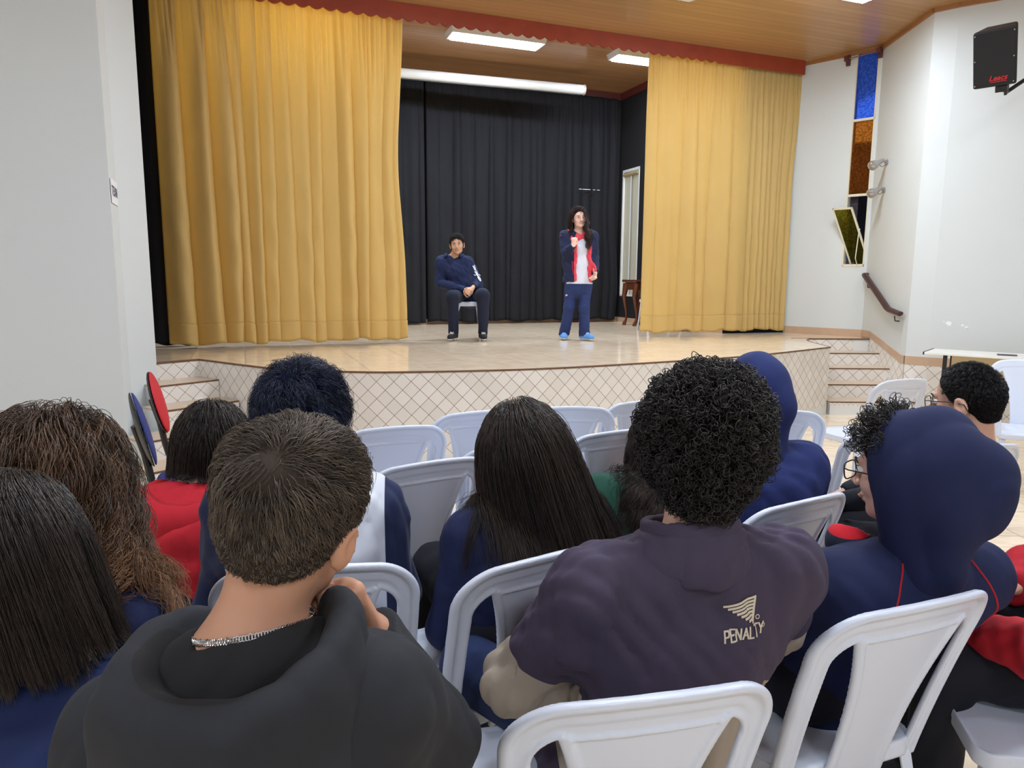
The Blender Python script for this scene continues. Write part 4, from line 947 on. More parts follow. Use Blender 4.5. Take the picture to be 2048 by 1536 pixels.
class Pose:
    def __init__(s, hc, lean=(0, 0), sh_w=.168, size=1.0, **k):
        """local frame: origin on the floor under the pelvis, +Y the way the body faces; hc = head centre"""
        hc = np.array(hc, float); s.hc = hc; s.pel = v3(0, .0, .53); s.size = size
        s.nb = k.get('nb', hc + v3(0, -.045, -.165) * size); s.chest = k.get('chest', s.nb * .62 + s.pel * .38 + v3(0, -.02, 0)); s.waist = s.nb * .28 + s.pel * .72 + v3(0, -.01, 0)
        tw = radians(k.get('twist', 0)); ax = v3(cos(tw), sin(tw), k.get('tilt', 0)); s.ax = nrm(ax)
        drop = k.get('drop', .055)
        s.sh = [s.nb - s.ax * sh_w + v3(0, .0, -drop), s.nb + s.ax * sh_w + v3(0, 0, -drop)]
        s.el = [k.get('elL', s.sh[0] + v3(-.06, .03, -.26)), k.get('elR', s.sh[1] + v3(.06, .03, -.26))]
        s.wr = [k.get('wrL', v3(-.08, .25, .66)), k.get('wrR', v3(.08, .25, .66))]
        s.hd = [k.get('hdL', (.5, .8, -.3)), k.get('hdR', (-.5, .8, -.3))]; s.hn = [k.get('hnL', (.3, 0, -1)), k.get('hnR', (-.3, 0, -1))]; s.curl = k.get('curl', (.35, .35))
        s.hip = [v3(-.085, 0, .52), v3(.085, 0, .52)]; s.kn = k.get('kn', [v3(-.13, .43, .52), v3(.13, .43, .52)]); s.an = k.get('an', [v3(-.13, .44, .10), v3(.13, .44, .10)])
        s.toe = k.get('toe', [v3(-.14, .58, .04), v3(.14, .58, .04)])
def body_mesh(P, h, m, parent, h_=.006, head_only_fine=False, legs=True):
    S = SDF(); X = P.ax
    S.ec(P.pel, P.waist, .105, .09, X, 1.35, .03); S.ec(P.waist, P.chest, .09, .098, X, 1.38, .04); S.ec(P.chest, P.nb + v3(0, 0, -.03), .098, .045, X, (1.38, 1.6), .04)
    S.rc(P.nb + v3(0, 0, -.02), h.p(0, -.020, -.045), .054 * P.size, .055 * P.size, .03); head_sdf(S, h)
    for i, s_ in ((0, -1), (1, 1)):
        S.rc(P.nb, P.sh[i], .036, .042, .04); S.rc(P.sh[i], P.el[i], .042, .033, .02); S.rc(P.el[i], P.wr[i], .034, .022, .015)
        hand_sdf(S, P.wr[i], P.hd[i], P.hn[i], -s_ if i == 0 else -s_, P.curl[i], .98 * P.size)
        if legs: S.rc(P.hip[i], P.kn[i], .075, .05, .03); S.rc(P.kn[i], P.an[i], .048, .034, .02); S.rc(P.an[i], P.an[i] + (P.toe[i] - P.an[i]) * .8, .032, .022, .02)
    pts = np.array([P.pel, P.nb, *P.sh, *P.el, *P.wr, *P.hip, *P.kn, *P.an, *P.toe, h.c]); lo = pts.min(0) - .21; hi = pts.max(0) + .21
    o = S.obj('body', lo, hi, h_, m, parent); o['_'] = 0; del o['_']; return S, o
def top_sdf(P, h, fat=.022, sleeve=.018, neck=.062, hem=0.0, fold=.004, seed=0, wcut=.14):
    S = SDF(); X = P.ax
    S.ec(P.pel + v3(0, -.005, -.03), P.waist, .118 + fat * .6 + hem, .112 + fat * .6, X, 1.33, .04); S.ec(P.waist, P.chest, .112 + fat * .6, .104 + fat, X, (1.33, 1.42), .05); S.ec(P.chest, P.nb + v3(0, -.005, -.045), .104 + fat, .060 + fat * .4, X, (1.42, 1.6), .05)
    for i in (0, 1):
        S.rc(P.nb + v3(0, -.008, -.02) + (P.sh[i] - P.nb) * .22, P.sh[i], .046 + fat * .3, .048 + fat * .3, .06)
        S.rc(P.chest + (P.sh[i] - P.nb) * .35, P.sh[i] + v3(0, 0, -.02), .085 + fat * .5, .050 + fat * .3, .06); S.rc(P.sh[i], P.el[i], .050 + sleeve * .4, .044 + sleeve * .5, .05); wv_ = P.wr[i] - P.el[i]; S.rc(P.el[i], P.wr[i] - nrm(wv_) * .012, .044 + sleeve * .5, .032 + sleeve * .25, .02)
        S.cut(lambda p, i=i, n=nrm(wv_).astype(np.float32), q=(P.wr[i] + nrm(wv_) * .006).astype(np.float32): np.minimum((p - q) @ n, wcut - np.linalg.norm(p - q, axis=1)), .002)
    S.sub(f_rc(P.nb + v3(0, .01, .005), h.p(0, 0, -.02), neck, neck + .012), .012)
    S.disp = folds(fold, seed) if fold else None
    return S
def bounds(P, h, pad=.2):
    pts = np.array([P.pel, P.nb, *P.sh, *P.el, *P.wr, h.c]); return pts.min(0) - pad, pts.max(0) + pad
def trousers(P, m, parent, shoe, seed=0, hh=.009, mshoe2=None, flat=None):
    S = SDF(); S.ec(P.pel + v3(-.05, -.02, 0), P.pel + v3(.05, -.02, 0), .128, .128, (0, 0, 1), .9, .03)
    for i in (0, 1): S.rc(P.hip[i] + v3(0, -.02, 0), P.kn[i], .096, .072, .03); S.rc(P.kn[i], P.an[i], .070, .056, .03)
    S.cut(f_half((0, 0, min(a[2] for a in P.an) - .02), (0, 0, -1)), .004); S.disp = folds(.005, seed + 50)
    if flat: S.sub(f_box((0, .0, flat - .2), (.3, .26, .2)), .02)
    pts = np.array([P.pel, *P.kn, *P.an]); otr = S.obj('trousers', pts.min(0) - .2, pts.max(0) + .2, hh, m, parent); STR = S
    for i in (0, 1):
        S = SDF(); d = nrm((P.toe[i] - P.an[i]) * v3(1, 1, 0)); a = P.an[i] * v3(1, 1, 0) + v3(0, 0, P.toe[i][2] + .012); sd = np.cross(d, v3(0, 0, 1))
        S.ec(a - d * .035 + v3(0, 0, .01), a + d * .13, .040, .034, sd, 1.15, .02); S.rc(a - d * .01, P.an[i] + v3(0, 0, .01), .042, .044, .03); S.cut(f_half((0, 0, a[2] - .045), (0, 0, -1)), .006)
        zs = a[2] - .045; S.obj('shoe', a - .2, a + .22, .006, None, parent, mats=[shoe, mshoe2 or mat('sole_white', srgb(225, 225, 222), .5)], pick=lambda c, zs=zs: (c[:, 2] < zs + .026).astype(int))
    return STR, otr
# ---------------- hair
def strands_mesh(name, Pt, rad, m, parent, tone):
    """Pt (n, k, 3) strand points, rad (k,) radius profile -> one mesh of three-sided tapering strands"""
    n, k, _ = Pt.shape; T = np.gradient(Pt, axis=1); T /= np.maximum(np.linalg.norm(T, axis=2, keepdims=True), 1e-9)
    ref = np.tile(nrm([.3, .5, .8]), (n, 1)); out = np.zeros((n, k, 3, 3), np.float32)
    for j in range(k):
        x = ref - T[:, j] * (ref * T[:, j]).sum(1, keepdims=True); x /= np.maximum(np.linalg.norm(x, axis=1, keepdims=True), 1e-6); ref = x; y = np.cross(T[:, j], x)
        for q in range(3): out[:, j, q] = Pt[:, j] + rad[j] * (x * cos(2 * pi * q / 3) + y * sin(2 * pi * q / 3))
    b = (np.arange(n)[:, None, None] * k + np.arange(k - 1)[None, :, None]) * 3; q = np.arange(3)[None, None]
    F = np.stack([b + q, b + (q + 1) % 3, b + 3 + (q + 1) % 3, b + 3 + q], -1).reshape(-1, 4)
    o = mesh_np(name, out.reshape(-1, 3), F, m, parent, True)
    tone = np.asarray(tone, np.float32); tp = np.repeat(tone, k * 3) if tone.ndim == 1 else np.repeat(tone.ravel(), 3)
    at = o.data.attributes.new('tone', 'FLOAT', 'POINT'); at.data.foreach_set('value', tp); return o
def scalp_points(h, n, rg, front=.055, low=-.055, lowfront=.03, nape=-.06):
    """random roots on the hair-bearing part of the skull (head frame -> world of the person)"""
    pts = []; got = 0
    while got < n:
        v = rg.normal(0, 1, (n * 2, 3)); v /= np.linalg.norm(v, axis=1, keepdims=True); q = v * np.array([.077, .096, .090]) + np.array([0, -.012, .026])
        y, z, x = q[:, 1], q[:, 2], np.abs(q[:, 0])
        lim = np.where(y < -.01, nape, np.where(y < .045, low + (y + .01) * (lowfront - low) / .055 + .02, 10)); 
        ok = (z > lim) & ((y < front) | (z > .075)) & ((y < .045) | (z > .070))
        pts.append(np.concatenate([q[ok], v[ok]], 1)); got += ok.sum()
    q = np.concatenate(pts)[:n]; P = h.c + (q[:, :3] * h.s) @ h.R.T; N = (q[:, 3:] / np.array([.077, .096, .090])); N /= np.linalg.norm(N, axis=1, keepdims=True); return P, N @ h.R.T, q[:, :3]
def cap_roots(o, h, n, rg):
    me = o.data; V_ = np.empty(len(me.vertices) * 3, np.float32); me.vertices.foreach_get('co', V_); N_ = np.empty_like(V_); me.vertices.foreach_get('normal', N_); V_ = V_.reshape(-1, 3); N_ = N_.reshape(-1, 3)
    q = h.loc(V_); ok = (N_ @ h.R[:, 1] < .8) | (q[:, 2] > .05); ok &= ~((q[:, 1] > .02) & (q[:, 2] < .0)); idx = np.nonzero(ok)[0]; i = rg.choice(idx, n); return V_[i].astype(float) + rg.normal(0, .0015, (n, 3)), N_[i].astype(float), q[i]
def scalp_cap(h, m, parent, thick=.006, nape=-.07, low=-.03, name='hair_base', tone=.3, bumps=0.0, seed=0, lumps=None):
    S = SDF(); S.el(h.p(0, -.014, .028), h.r(.075 + thick, .094 + thick, .090 + thick), h.R, .02); S.rc(h.p(0, -.055, -.01), h.p(0, -.050, nape + .02), .052 * h.s, .046 * h.s, .03)
    if lumps:
        for c_, r_ in lumps: S.el(h.p(*c_), h.r(*r_), h.R, .03)
    S.cut(f_half(h.p(0, 0, low - .01), h.d(0, .83, -.555)), .015); S.cut(f_half(h.p(0, 0, nape), h.d(0, 0, -1)), .015)
    if bumps:
        fz = folds(bumps, seed, 2.2); S.disp = fz
    o = S.obj(name, h.c - .2, h.c + .2, .005, basemat(m), parent); at = o.data.attributes.new('tone', 'FLOAT', 'POINT'); at.data.foreach_set('value', np.full(len(o.data.vertices), tone, np.float32)); return S, o
def flow(P, D, step, n, g, collide, margin, stiff=.8, rg=None, jitter=.05, hug=0.0):
    """grow strands: P roots, D directions, pushed out of every colliding surface"""
    n_ = len(P); out = np.zeros((n_, n, 3)); p = P.copy(); d = D.copy(); gv = np.array(g, float)
    for k in range(n):
        out[:, k] = p
        d = d * stiff + gv * (1 - stiff) + (rg.normal(0, jitter, d.shape) if jitter else 0); d /= np.maximum(np.linalg.norm(d, axis=1, keepdims=True), 1e-6)
        q = p + d * step[:, None]
        for S in collide:
            for _ in range(2):
                dist = S(q.astype(np.float32)); mgk = margin * min(1, (k + 1) / (n * .35)) if hug else margin; bad = dist < mgk
                if bad.any(): nb_ = S.normal(q[bad].astype(np.float32)); q[bad] += nb_ * (mgk[bad] - dist[bad])[:, None]
            if hug:
                far = dist > mgk
                if far.any(): nb_ = S.normal(q[far].astype(np.float32)); q[far] += nb_ * ((mgk[far] - dist[far]) * hug)[:, None]
        d2 = q - p; d = .5 * d + .5 * d2 / np.maximum(np.linalg.norm(d2, axis=1, keepdims=True), 1e-6); p = q
    return out
def clump(Pt, rg, k, amt=.7, spread=.006):
    n = len(Pt); g = rg.integers(0, n, k); roots = Pt[:, 0]; gi = np.empty(n, int)
    for i in range(0, n, 2000): gi[i:i + 2000] = np.argmin(((roots[i:i + 2000, None] - roots[g][None]) ** 2).sum(2), 1)
    G = Pt[g[gi]]; t = np.linspace(0, 1, Pt.shape[1])[None, :, None]; off = rg.normal(0, spread, (n, 1, 3))
    return Pt * (1 - amt * t) + (G + off * (1 - .3 * t)) * (amt * t), gi
def taper(k, r, tip=.25): t = np.linspace(0, 1, k); return r * (1 - (1 - tip) * t ** 2) * np.where(t < .02, .8, 1)
def hair_short(h, m, parent, S, n=6000, hug=.55, length=.05, seed=0, whorl=(.0, -.075, .075), r=.0006, lift=.01, nape=-.045, swirl=.5, fringe=True, low=-.03, mess=.05, k=8, name='hair', tone=(0, 1), lenf=None):
    rg = np.random.default_rng(seed); P, N, q = scalp_points(h, n, rg, nape=nape, low=low)
    w_ = np.array(whorl); d = q - w_; d /= np.maximum(np.linalg.norm(d, axis=1, keepdims=True), 1e-6)
    nn = (q - np.array([0, -.012, .026])) / np.array([.077, .096, .09]) ** 2; nn /= np.linalg.norm(nn, axis=1, keepdims=True)
    tang = d - nn * (d * nn).sum(1, keepdims=True); tang /= np.maximum(np.linalg.norm(tang, axis=1, keepdims=True), 1e-6); sw = np.cross(nn, tang)
    D = tang + sw * swirl + nn * .22 + rg.normal(0, .22, (n, 3)); D /= np.linalg.norm(D, axis=1, keepdims=True); D = D @ h.R.T
    L = length * rg.uniform(.6, 1.1, n)
    if lenf is not None: L = L * lenf(q)
    step = L / k; mg = (.002 + lift * rg.uniform(0, 1, n) ** .7) * np.clip(L / length, .15, 1)
    Pt = flow(P, D, step, k, h.d(0, 0, -1) * .6, [S], mg, .82, rg, mess, hug)
    Pt, gi = clump(Pt, rg, max(20, n // 14), .55, .003)
    tn = rg.uniform(*tone, n) * .6 + .4 * (np.sin(gi * 12.9898) * .5 + .5)
    return strands_mesh(name, Pt, taper(k, r), m, parent, tn)
def hair_curly(h, m, parent, cap=None, n=3600, seed=0, thick=.03, R=.0075, r=.0009, nape=-.07, low=-.035, name='curly_hair', k=22, turns=1.9, top=1.0, keepf=None):
    rg = np.random.default_rng(seed); P, N, q = scalp_points(h, n, rg, nape=nape, low=low)
    if cap is not None: P, N, q = cap_roots(cap, h, n, rg)
    if keepf is not None: kk_ = keepf(q); P, N, q = P[kk_], N[kk_], q[kk_]; n = len(P)
    a = rg.normal(0, 1, (n, 3)); a -= N * (a * N).sum(1, keepdims=True); a /= np.linalg.norm(a, axis=1, keepdims=True); b = np.cross(N, a)
    hgt = thick * rg.uniform(.35, 1.05, n) ** .8 * (1 + .18 * np.sin(q[:, 0] * 90) * np.sin(q[:, 2] * 80 + 1)) * np.clip(1 + (q[:, 2] - .02) * 3, .35, top * 1.25); RR = R * rg.uniform(.6, 1.35, n); ph = rg.uniform(0, 6.28, n); tt = np.linspace(0, 1, k)
    ax = N * .6 + a * .8; ax /= np.linalg.norm(ax, axis=1, keepdims=True)
    an = ph[:, None] + tt[None] * 2 * pi * turns * rg.uniform(.7, 1.2, n)[:, None]
    rad = RR[:, None] * (.35 + .65 * np.sin(pi * np.clip(tt * .9 + .15, 0, 1)))[None]
    c1 = np.cross(ax, N); c1 /= np.maximum(np.linalg.norm(c1, axis=1, keepdims=True), 1e-5); c2 = np.cross(ax, c1)
    base = P[:, None] + N[:, None] * (hgt[:, None] * np.minimum(tt * 2.6, 1)[None])[..., None] + a[:, None] * (.012 * tt)[None, :, None] - np.array([0, 0, 1.0]) * (.006 * tt ** 2)[None, :, None]
    Pt = base + c1[:, None] * (rad * np.cos(an))[..., None] + c2[:, None] * (rad * np.sin(an))[..., None]
    return strands_mesh(name, Pt, taper(k, r, .6), m, parent, rg.uniform(0, 1, n) ** 1.5)
def hair_long(h, m, parent, coll, n=5000, length=.5, seed=0, r=.0007, wave=(0, 0), nape=-.03, low=-.02, k=30, part=(0, 0), margin=(.004, .022), name='long_hair', clumps=130, amt=.7, g=(0, 0, -1), backbias=.25, tone=(0, 1), spread=.007, tonef=None, outward=0.0, lenv=(.75, 1.05), filt=None, fan=0.0, side=.45, tips=0.0, zcut=None):
    rg = np.random.default_rng(seed); P, N, q = scalp_points(h, n, rg, nape=nape, low=low, front=.07)
    if filt is not None: f_ = filt(q); P, N, q = P[f_], N[f_], q[f_]; n = len(P)
    sx_ = np.tanh((q[:, 0] - part[0]) / .03); D = N * .45 + (h.d(1, 0, 0)[None] * sx_[:, None] * side) * (np.abs(q[:, 2]) > 0)[:, None] + h.d(0, -1, 0)[None] * backbias
    D /= np.linalg.norm(D, axis=1, keepdims=True); L = length * rg.uniform(*lenv, n) if zcut is None else np.clip((P[:, 2] - (h.c[2] - zcut)) * 1.12 * rg.uniform(*lenv, n), .03, 2); step = L / k; mg = rg.uniform(margin[0], margin[1], n)
    gg = np.array(g, float)[None] + h.d(1, 0, 0)[None] * (fan * np.clip(q[:, 0] / .07, -1.3, 1.3))[:, None]
    Pt = flow(P, D, step, k, gg, coll, mg, .62, rg, .03)
    Pt, gi = clump(Pt, rg, clumps, amt, spread)
    tt = np.linspace(0, 1, k)
    if wave[0]:
        ph = rg.uniform(0, 6.28, clumps * 4)[gi % (clumps * 4)] + rg.normal(0, .35, n); T = np.gradient(Pt, axis=1); T /= np.maximum(np.linalg.norm(T, axis=2, keepdims=True), 1e-6); X = np.cross(T, np.array([0, 1.0, .2])); X /= np.maximum(np.linalg.norm(X, axis=2, keepdims=True), 1e-6); Y = np.cross(T, X)
        ang_ = ph[:, None] + tt[None] * wave[1] * L[:, None] / length; am = wave[0] * np.clip(tt * 2.2, 0, 1)[None]
        Pt = Pt + X * (am * np.cos(ang_))[..., None] + Y * (am * np.sin(ang_))[..., None]
    tn = rg.uniform(*tone, n) * .5 + .5 * (np.sin(gi * 12.9898) * .5 + .5) * tone[1]
    if tips: tn = np.clip(tn[:, None] * .6 + tips * np.clip(tt * 1.6 - .5, 0, 1)[None] * rg.uniform(.3, 1, n)[:, None], 0, 1)
    return strands_mesh(name, Pt, taper(k, r, .4), m, parent, tn)
def eyes(h, parent, iris=True, smile=0.0, brow=m_brow, sz=1.0):
    """eyes, brows and lips as children of the body"""
    for s in (-1, 1):
        S = SDF(); S.el(h.p(s * .031, .0785, .001), h.r(.0135, .0125, .0095), h.R, .002); e = S.obj('eye', h.c - .13, h.c + .13, .0022, m_eyew, parent)
        S = SDF(); S.el(h.p(s * .031, .0885, .001), h.r(.0062, .0035, .0062), h.R, .002); S.obj('iris', h.c - .13, h.c + .13, .0018, m_iris, e)
        mb = MB(); mb.tube([h.p(s * x, y, z) for x, y, z in ((.014, .094, .021), (.026, .094, .0265), (.038, .088, .0255), (.047, .079, .020))], [.0018 * sz, .0030 * sz, .0026 * sz, .0012 * sz], 8); mb.build('eyebrow', brow, parent, True)
        mb = MB(); mb.tube([h.p(s * x, y, z) for x, y, z in ((.017, .0905, .003), (.026, .0925, .0095), (.035, .0895, .0095), (.045, .081, .002))], [.0008, .0016, .0016, .0008], 6); mb.build('eyelash', brow, parent, True)
    z = -.062
    mb = MB(); mb.tube([h.p(x, y, zz) for x, y, zz in ((-.025, .0865, z + .006 * smile), (-.014, .0965, z + .001), (0, .0995, z - .001), (.014, .0965, z + .001), (.025, .0865, z + .006 * smile))], [.0014, .0030, .0034, .0030, .0014], 8); mb.build('lips', m_lip, parent, True)
def glasses(h, parent, m, w=.026, ht=.019, dx=.033):
    g = None; o = MB()
    for s in (-1, 1):
        ring = [h.p(s * dx + w * (abs(cos(a)) ** .55) * math.copysign(1, cos(a)), .104, .0 + ht * (abs(sin(a)) ** .55) * math.copysign(1, sin(a))) for a in [2 * pi * k / 28 for k in range(29)]]
        o.tube(ring, .0016, 6, cap=False)
        o.tube([h.p(s * (dx + w), .104, .008), h.p(s * .073, .088, .008), h.p(s * .083, .02, .004), h.p(s * .087, -.022, -.004), h.p(s * .084, -.032, -.03)], .0016, 6)
    o.tube([h.p(-dx + w, .104, .006), h.p(0, .109, .009), h.p(dx - w, .104, .006)], .0014, 6)
    g = o.build('glasses', m, parent, True)
    lm = mat('lens_glass', (1, 1, 1), .02, trans=1.0, ior=1.05)
    for s in (-1, 1):
        mb = MB(); ring = [h.p(s * dx + (w - .001) * (abs(cos(a)) ** .55) * math.copysign(1, cos(a)), .104, (ht - .001) * (abs(sin(a)) ** .55) * math.copysign(1, sin(a))) for a in [2 * pi * k / 28 for k in range(28)]]
        r2 = [p - h.d(0, .0008, 0) for p in ring]; mb.add(ring + r2, [tuple(range(28)), tuple(range(55, 27, -1))] + [(k, (k + 1) % 28, 28 + (k + 1) % 28, 28 + k) for k in range(28)]); mb.build('lens', lm, g)
def person(label, H, face, **k):
    """H head centre in the room, face = heading of the body in degrees; returns root, pose maker offset"""
    hl = np.array(k.get('hl', (0, .02, H[2]))); hl[2] = H[2]; a = radians(face); R = np.array([[cos(a), -sin(a)], [sin(a), cos(a)]]); xy = np.array(H[:2]) - R @ hl[:2]
    r = tag(empty('person', (xy[0], xy[1], k.get('z', 0.0)), a), label, 'person', k.get('group', 'seated audience')); return r, hl
def at_px(px, py, depth):
    x_ = (px - 1024) / 1420; y_ = (768 - py) / 1420; d = fw + rt * x_ + up * y_; d = d * (depth / d.y); return (d.x, d.y, CAM_H + d.z)
m_navy = cloth('navy_fleece', srgb(13, 24, 64)); m_navyd = cloth('dark_navy_cloth', srgb(15, 18, 30)); m_charc = cloth('charcoal_fleece', srgb(31, 33, 38)); m_blackf = cloth('black_fleece', srgb(22, 22, 24))
m_redf = cloth('red_fleece', srgb(176, 22, 38)); m_purp = cloth('plum_cotton', srgb(60, 51, 70)); m_beige = cloth('beige_cotton', srgb(160, 148, 134)); m_whitef = cloth('white_cotton', srgb(214, 218, 228)); m_green = cloth('green_fleece', srgb(20, 70, 56))
m_shoe = mat('black_shoe', (.015, .015, .017), .6)
h_dkbr = hairmat('dark_brown_hair', srgb(26, 20, 18), srgb(62, 50, 42)); h_ash = hairmat('ash_brown_hair', srgb(46, 40, 36), srgb(112, 98, 84)); h_blk = hairmat('black_hair', srgb(12, 11, 13), srgb(34, 30, 32)); h_blue = hairmat('blue_black_hair', srgb(8, 10, 20), srgb(30, 40, 70)); h_tips = hairmat('brown_tipped_hair', srgb(30, 22, 18), srgb(150, 110, 78)); h_curl = hairmat('black_curly_hair', srgb(16, 14, 13), srgb(56, 50, 46), .5)
def mcol(m): return tuple(m.node_tree.nodes['Principled BSDF'].inputs['Base Color'].default_value[:3])
def seat_on(ch, back=.06):
    a = ch.rotation_euler[2]; return np.array([ch.location[0] + sin(a) * back, ch.location[1] - cos(a) * back]), math.degrees(a)
def make(label, H, face, seat=None, head=(0, 0, 0), size=1.0, **k):
    a = radians(face); R = np.array([[cos(a), -sin(a)], [sin(a), cos(a)]])
    xy = np.array(seat) if seat is not None else np.array(H[:2]) - R @ np.array(k.pop('off', (0, .06)))
    hl = R.T @ (np.array(H[:2]) - xy); hl = v3(hl[0], hl[1], H[2]); k.pop('off', None)
    if 'nbo' in k: k['nb'] = hl + np.array(k.pop('nbo')) * size
    r = tag(empty('person', (xy[0], xy[1], 0), a), label, 'person', 'seated audience')
    h = Head(hl, head[0] - face, head[1], head[2], size); P = Pose(hl, size=size, **k); return r, h, P
def hood_down(P, h, m, ml, parent, name='hood', w=.125, dz=0.0, back=.135):
    n_ = P.nb + v3(0, 0, dz); S = SDF(); T = rotm(0, radians(P.ax[2] * -0), 0)
    rim = [(-.085, .085, .005), (-w * .90, .03, .020), (-w, -.03, .012), (-w * .72, -back * .74, -.006), (0, -back, -.030), (w * .72, -back * .74, -.006), (w, -.03, .012), (w * .90, .03, .020), (.085, .085, .005)]
    R_ = [n_ + P.ax * a + v3(0, b, c) for a, b, c in rim]; R_ = catmull(R_, 3)
    for p, q in zip(R_[:-1], R_[1:]): S.rc(p, q, .015, .015, .014)
    S.el(n_ + v3(0, -.10, -.14), (.150, .060, .15), None, .05); S.el(n_ + v3(0, -.045, -.055), (w + .02, .110, .060), None, .04)
    S.el(n_ + P.ax * -.10 + v3(0, -.03, -.03), (.05, .09, .05), None, .03); S.el(n_ + P.ax * .10 + v3(0, -.03, -.03), (.05, .09, .05), None, .03)
    cav = f_el(n_ + v3(0, -.035, .030), (w * .80, .095, .075)); S.sub(cav, .02)
    S.sub(f_rc(n_ + v3(0, .10, -.12), n_ + v3(0, .10, .2), .055, .075), .03)
    S.disp = folds(.004, 5, .8)
    o = S.obj(name, n_ - .32, n_ + .32, .006, zoned(m.name + '_hood', [mcol(m), mcol(ml)]), parent); set_zone(o, lambda q: .012 - cav(q.astype(np.float32))); return o
def seam(name, S, pts, r, m, parent, n=40):
    """a raised seam or piping line laid on the surface of S"""
    P = catmull([np.array(p, float) for p in pts], max(4, n // len(pts))); P = np.array(P, np.float32)
    for _ in range(4): P = P - S.normal(P) * S(P)[:, None]
    mb = MB(); mb.tube([tuple(p) for p in P], r, 6); return mb.build(name, m, parent, True)

# ---- 1  black hoodie boy with the silver chain
r, h, P = make('boy in a charcoal hoodie with a silver neck chain, short brown hair, chin on hand', at_px(588, 1035, .86), 2, head=(-14, -4, 13), off=(.055, .05), sh_w=.152, tilt=.14, nbo=(-.052, -.045, -.150),
    elR=(.27, .24, .80), wrR=(.150, .170, 1.035), hdR=(-.45, -.05, .85), hnR=(-.6, -.5, -.1), curl=(.4, 1.35), drop=.092, size=.97)
P.wr[1] = np.array(h.p(.118, .075, -.150)); P.el[1] = P.wr[1] + v3(.075, .07, -.22)
Sb, ob = body_mesh(P, h, skin('tan', srgb(196, 146, 118)), r, .005)
St = top_sdf(P, h, .026, .026, neck=.063, wcut=.055, seed=1, fold=.0065); lo, hi = bounds(P, h); ot = St.obj('hoodie', lo, hi, .0045, zoned('charcoal_black', [srgb(31, 33, 38), srgb(18, 18, 20)]), r); set_zone(ot, lambda c: .118 - np.linalg.norm((c - P.nb - v3(0, -.02, 0)) * v3(1, 1, .6), axis=1))
hood_down(P, h, m_charc, m_blackf, ot)
for s in (-1, 1): seam('raglan_seam', St, [P.nb + v3(s * .09, -.07, -.02), P.nb + v3(s * .135, -.10, -.12), P.nb + v3(s * .15, -.12, -.26)], .0016, m_blackf, ot)
seam('back_seam', St, [P.nb + v3(.0, -.2, -.14), P.nb + v3(0, -.2, -.25), P.nb + v3(0, -.2, -.4)], .0012, m_blackf, ot)
trousers(P, m_navyd, r, m_shoe, 1); eyes(h, ob)
# chain of flat links resting on the neck
Sn = SDF(); Sn.rc(P.nb + v3(0, 0, -.05), h.p(0, -.020, -.045), .0545 * P.size, .0555 * P.size, .03); Sn.rc(P.nb, P.sh[0], .036, .042, .04); Sn.rc(P.nb, P.sh[1], .036, .042, .04); Sn.rc(P.chest, P.nb + v3(0, 0, -.03), .10, .045, .05)
cp = np.array([P.nb + v3(.085 * cos(2 * pi * k / 120), .075 * sin(2 * pi * k / 120), .020 - .012 * sin(2 * pi * k / 120) + .010 * cos(2 * pi * k / 120)) for k in range(120)], np.float32)
for _ in range(6): d_ = Sn(cp) - .0030; n_ = Sn.normal(cp); n_[:, 2] = 0; n_ /= np.linalg.norm(n_, axis=1, keepdims=True); cp = cp - n_ * d_[:, None] * .8
Sb = Sn
mb = MB()
for k in range(120):
    p = cp[k]; q = cp[(k + 1) % 120]; t = nrm(q - p); n_ = Sb.normal(p[None])[0]; b = np.cross(t, n_); l_ = np.linalg.norm(q - p) * .62; ww = .0032 if k % 4 else .0040
    ring = [p + t * l_ * cos(a) + b * ww * sin(a) for a in [2 * pi * j / 8 for j in range(9)]]; mb.tube(ring, .0011, 5, cap=False)
mb.build('neck_chain', mat('silver', srgb(220, 220, 224), .22, metal=1.0), r, True)
Sc, oc = scalp_cap(h, h_ash, ob, .007, nape=-.056, low=-.02, tone=.15, lumps=[((0, -.03, .075), (.070, .085, .040))])
lf = lambda q: np.clip((q[:, 2] + .035) / .135, .08, 1.0)
hair_short(h, h_ash, ob, Sc, n=11000, length=.062, seed=2, r=.00055, lift=.014, nape=-.068, low=-.035, swirl=.55, whorl=(.006, -.088, .088), mess=.06, k=9, lenf=lf)

# ---- 8  plum jacket, curly hair
sxy, sa = seat_on(CH['c1'], .05)
r, h, P = make('boy with black curly hair in a plum and beige jacket with a cream back logo', at_px(1402, 905, 1.25), 12, off=(.04, -.13), nbo=(-.02, -.02, -.168), head=(-4, -3, 4), size=1.03, sh_w=.182, tilt=.02, drop=.052,
    elL=v3(-.275, -.02, .67), wrL=v3(-.16, .24, .66), elR=v3(.30, .0, .72), wrR=v3(.15, .26, .68))
Sb, ob = body_mesh(P, h, skin('light_tan', srgb(208, 164, 142)), r, .005)
St = top_sdf(P, h, .024, .024, neck=.062, seed=8, fold=.0095, hem=.035); lo, hi = bounds(P, h)
eL, eR, sL, sR = P.el[0], P.el[1], P.sh[0], P.sh[1]
def z8a(c):
    f = np.full(len(c), -1.0)
    for sh_, el_, sg_ in ((sL, eL, -1), (sR, eR, 1)):
        ax_ = nrm(el_ - sh_); t = (c - sh_) @ ax_; far = np.linalg.norm(c - sh_ - t[:, None] * ax_, axis=1); f = np.maximum(f, np.minimum(t - .205, np.minimum(.11 - far, (c[:, 0] - sh_[0]) * sg_ + .05)))
    return np.maximum(f, np.minimum(.2 - np.abs(c[:, 0]), .700 + .03 * np.sin(c[:, 0] * 14) - c[:, 2]))
def z8b(c): return np.minimum(np.minimum(c[:, 1] - .13, np.abs(c[:, 0]) - .05), .80 - c[:, 2])
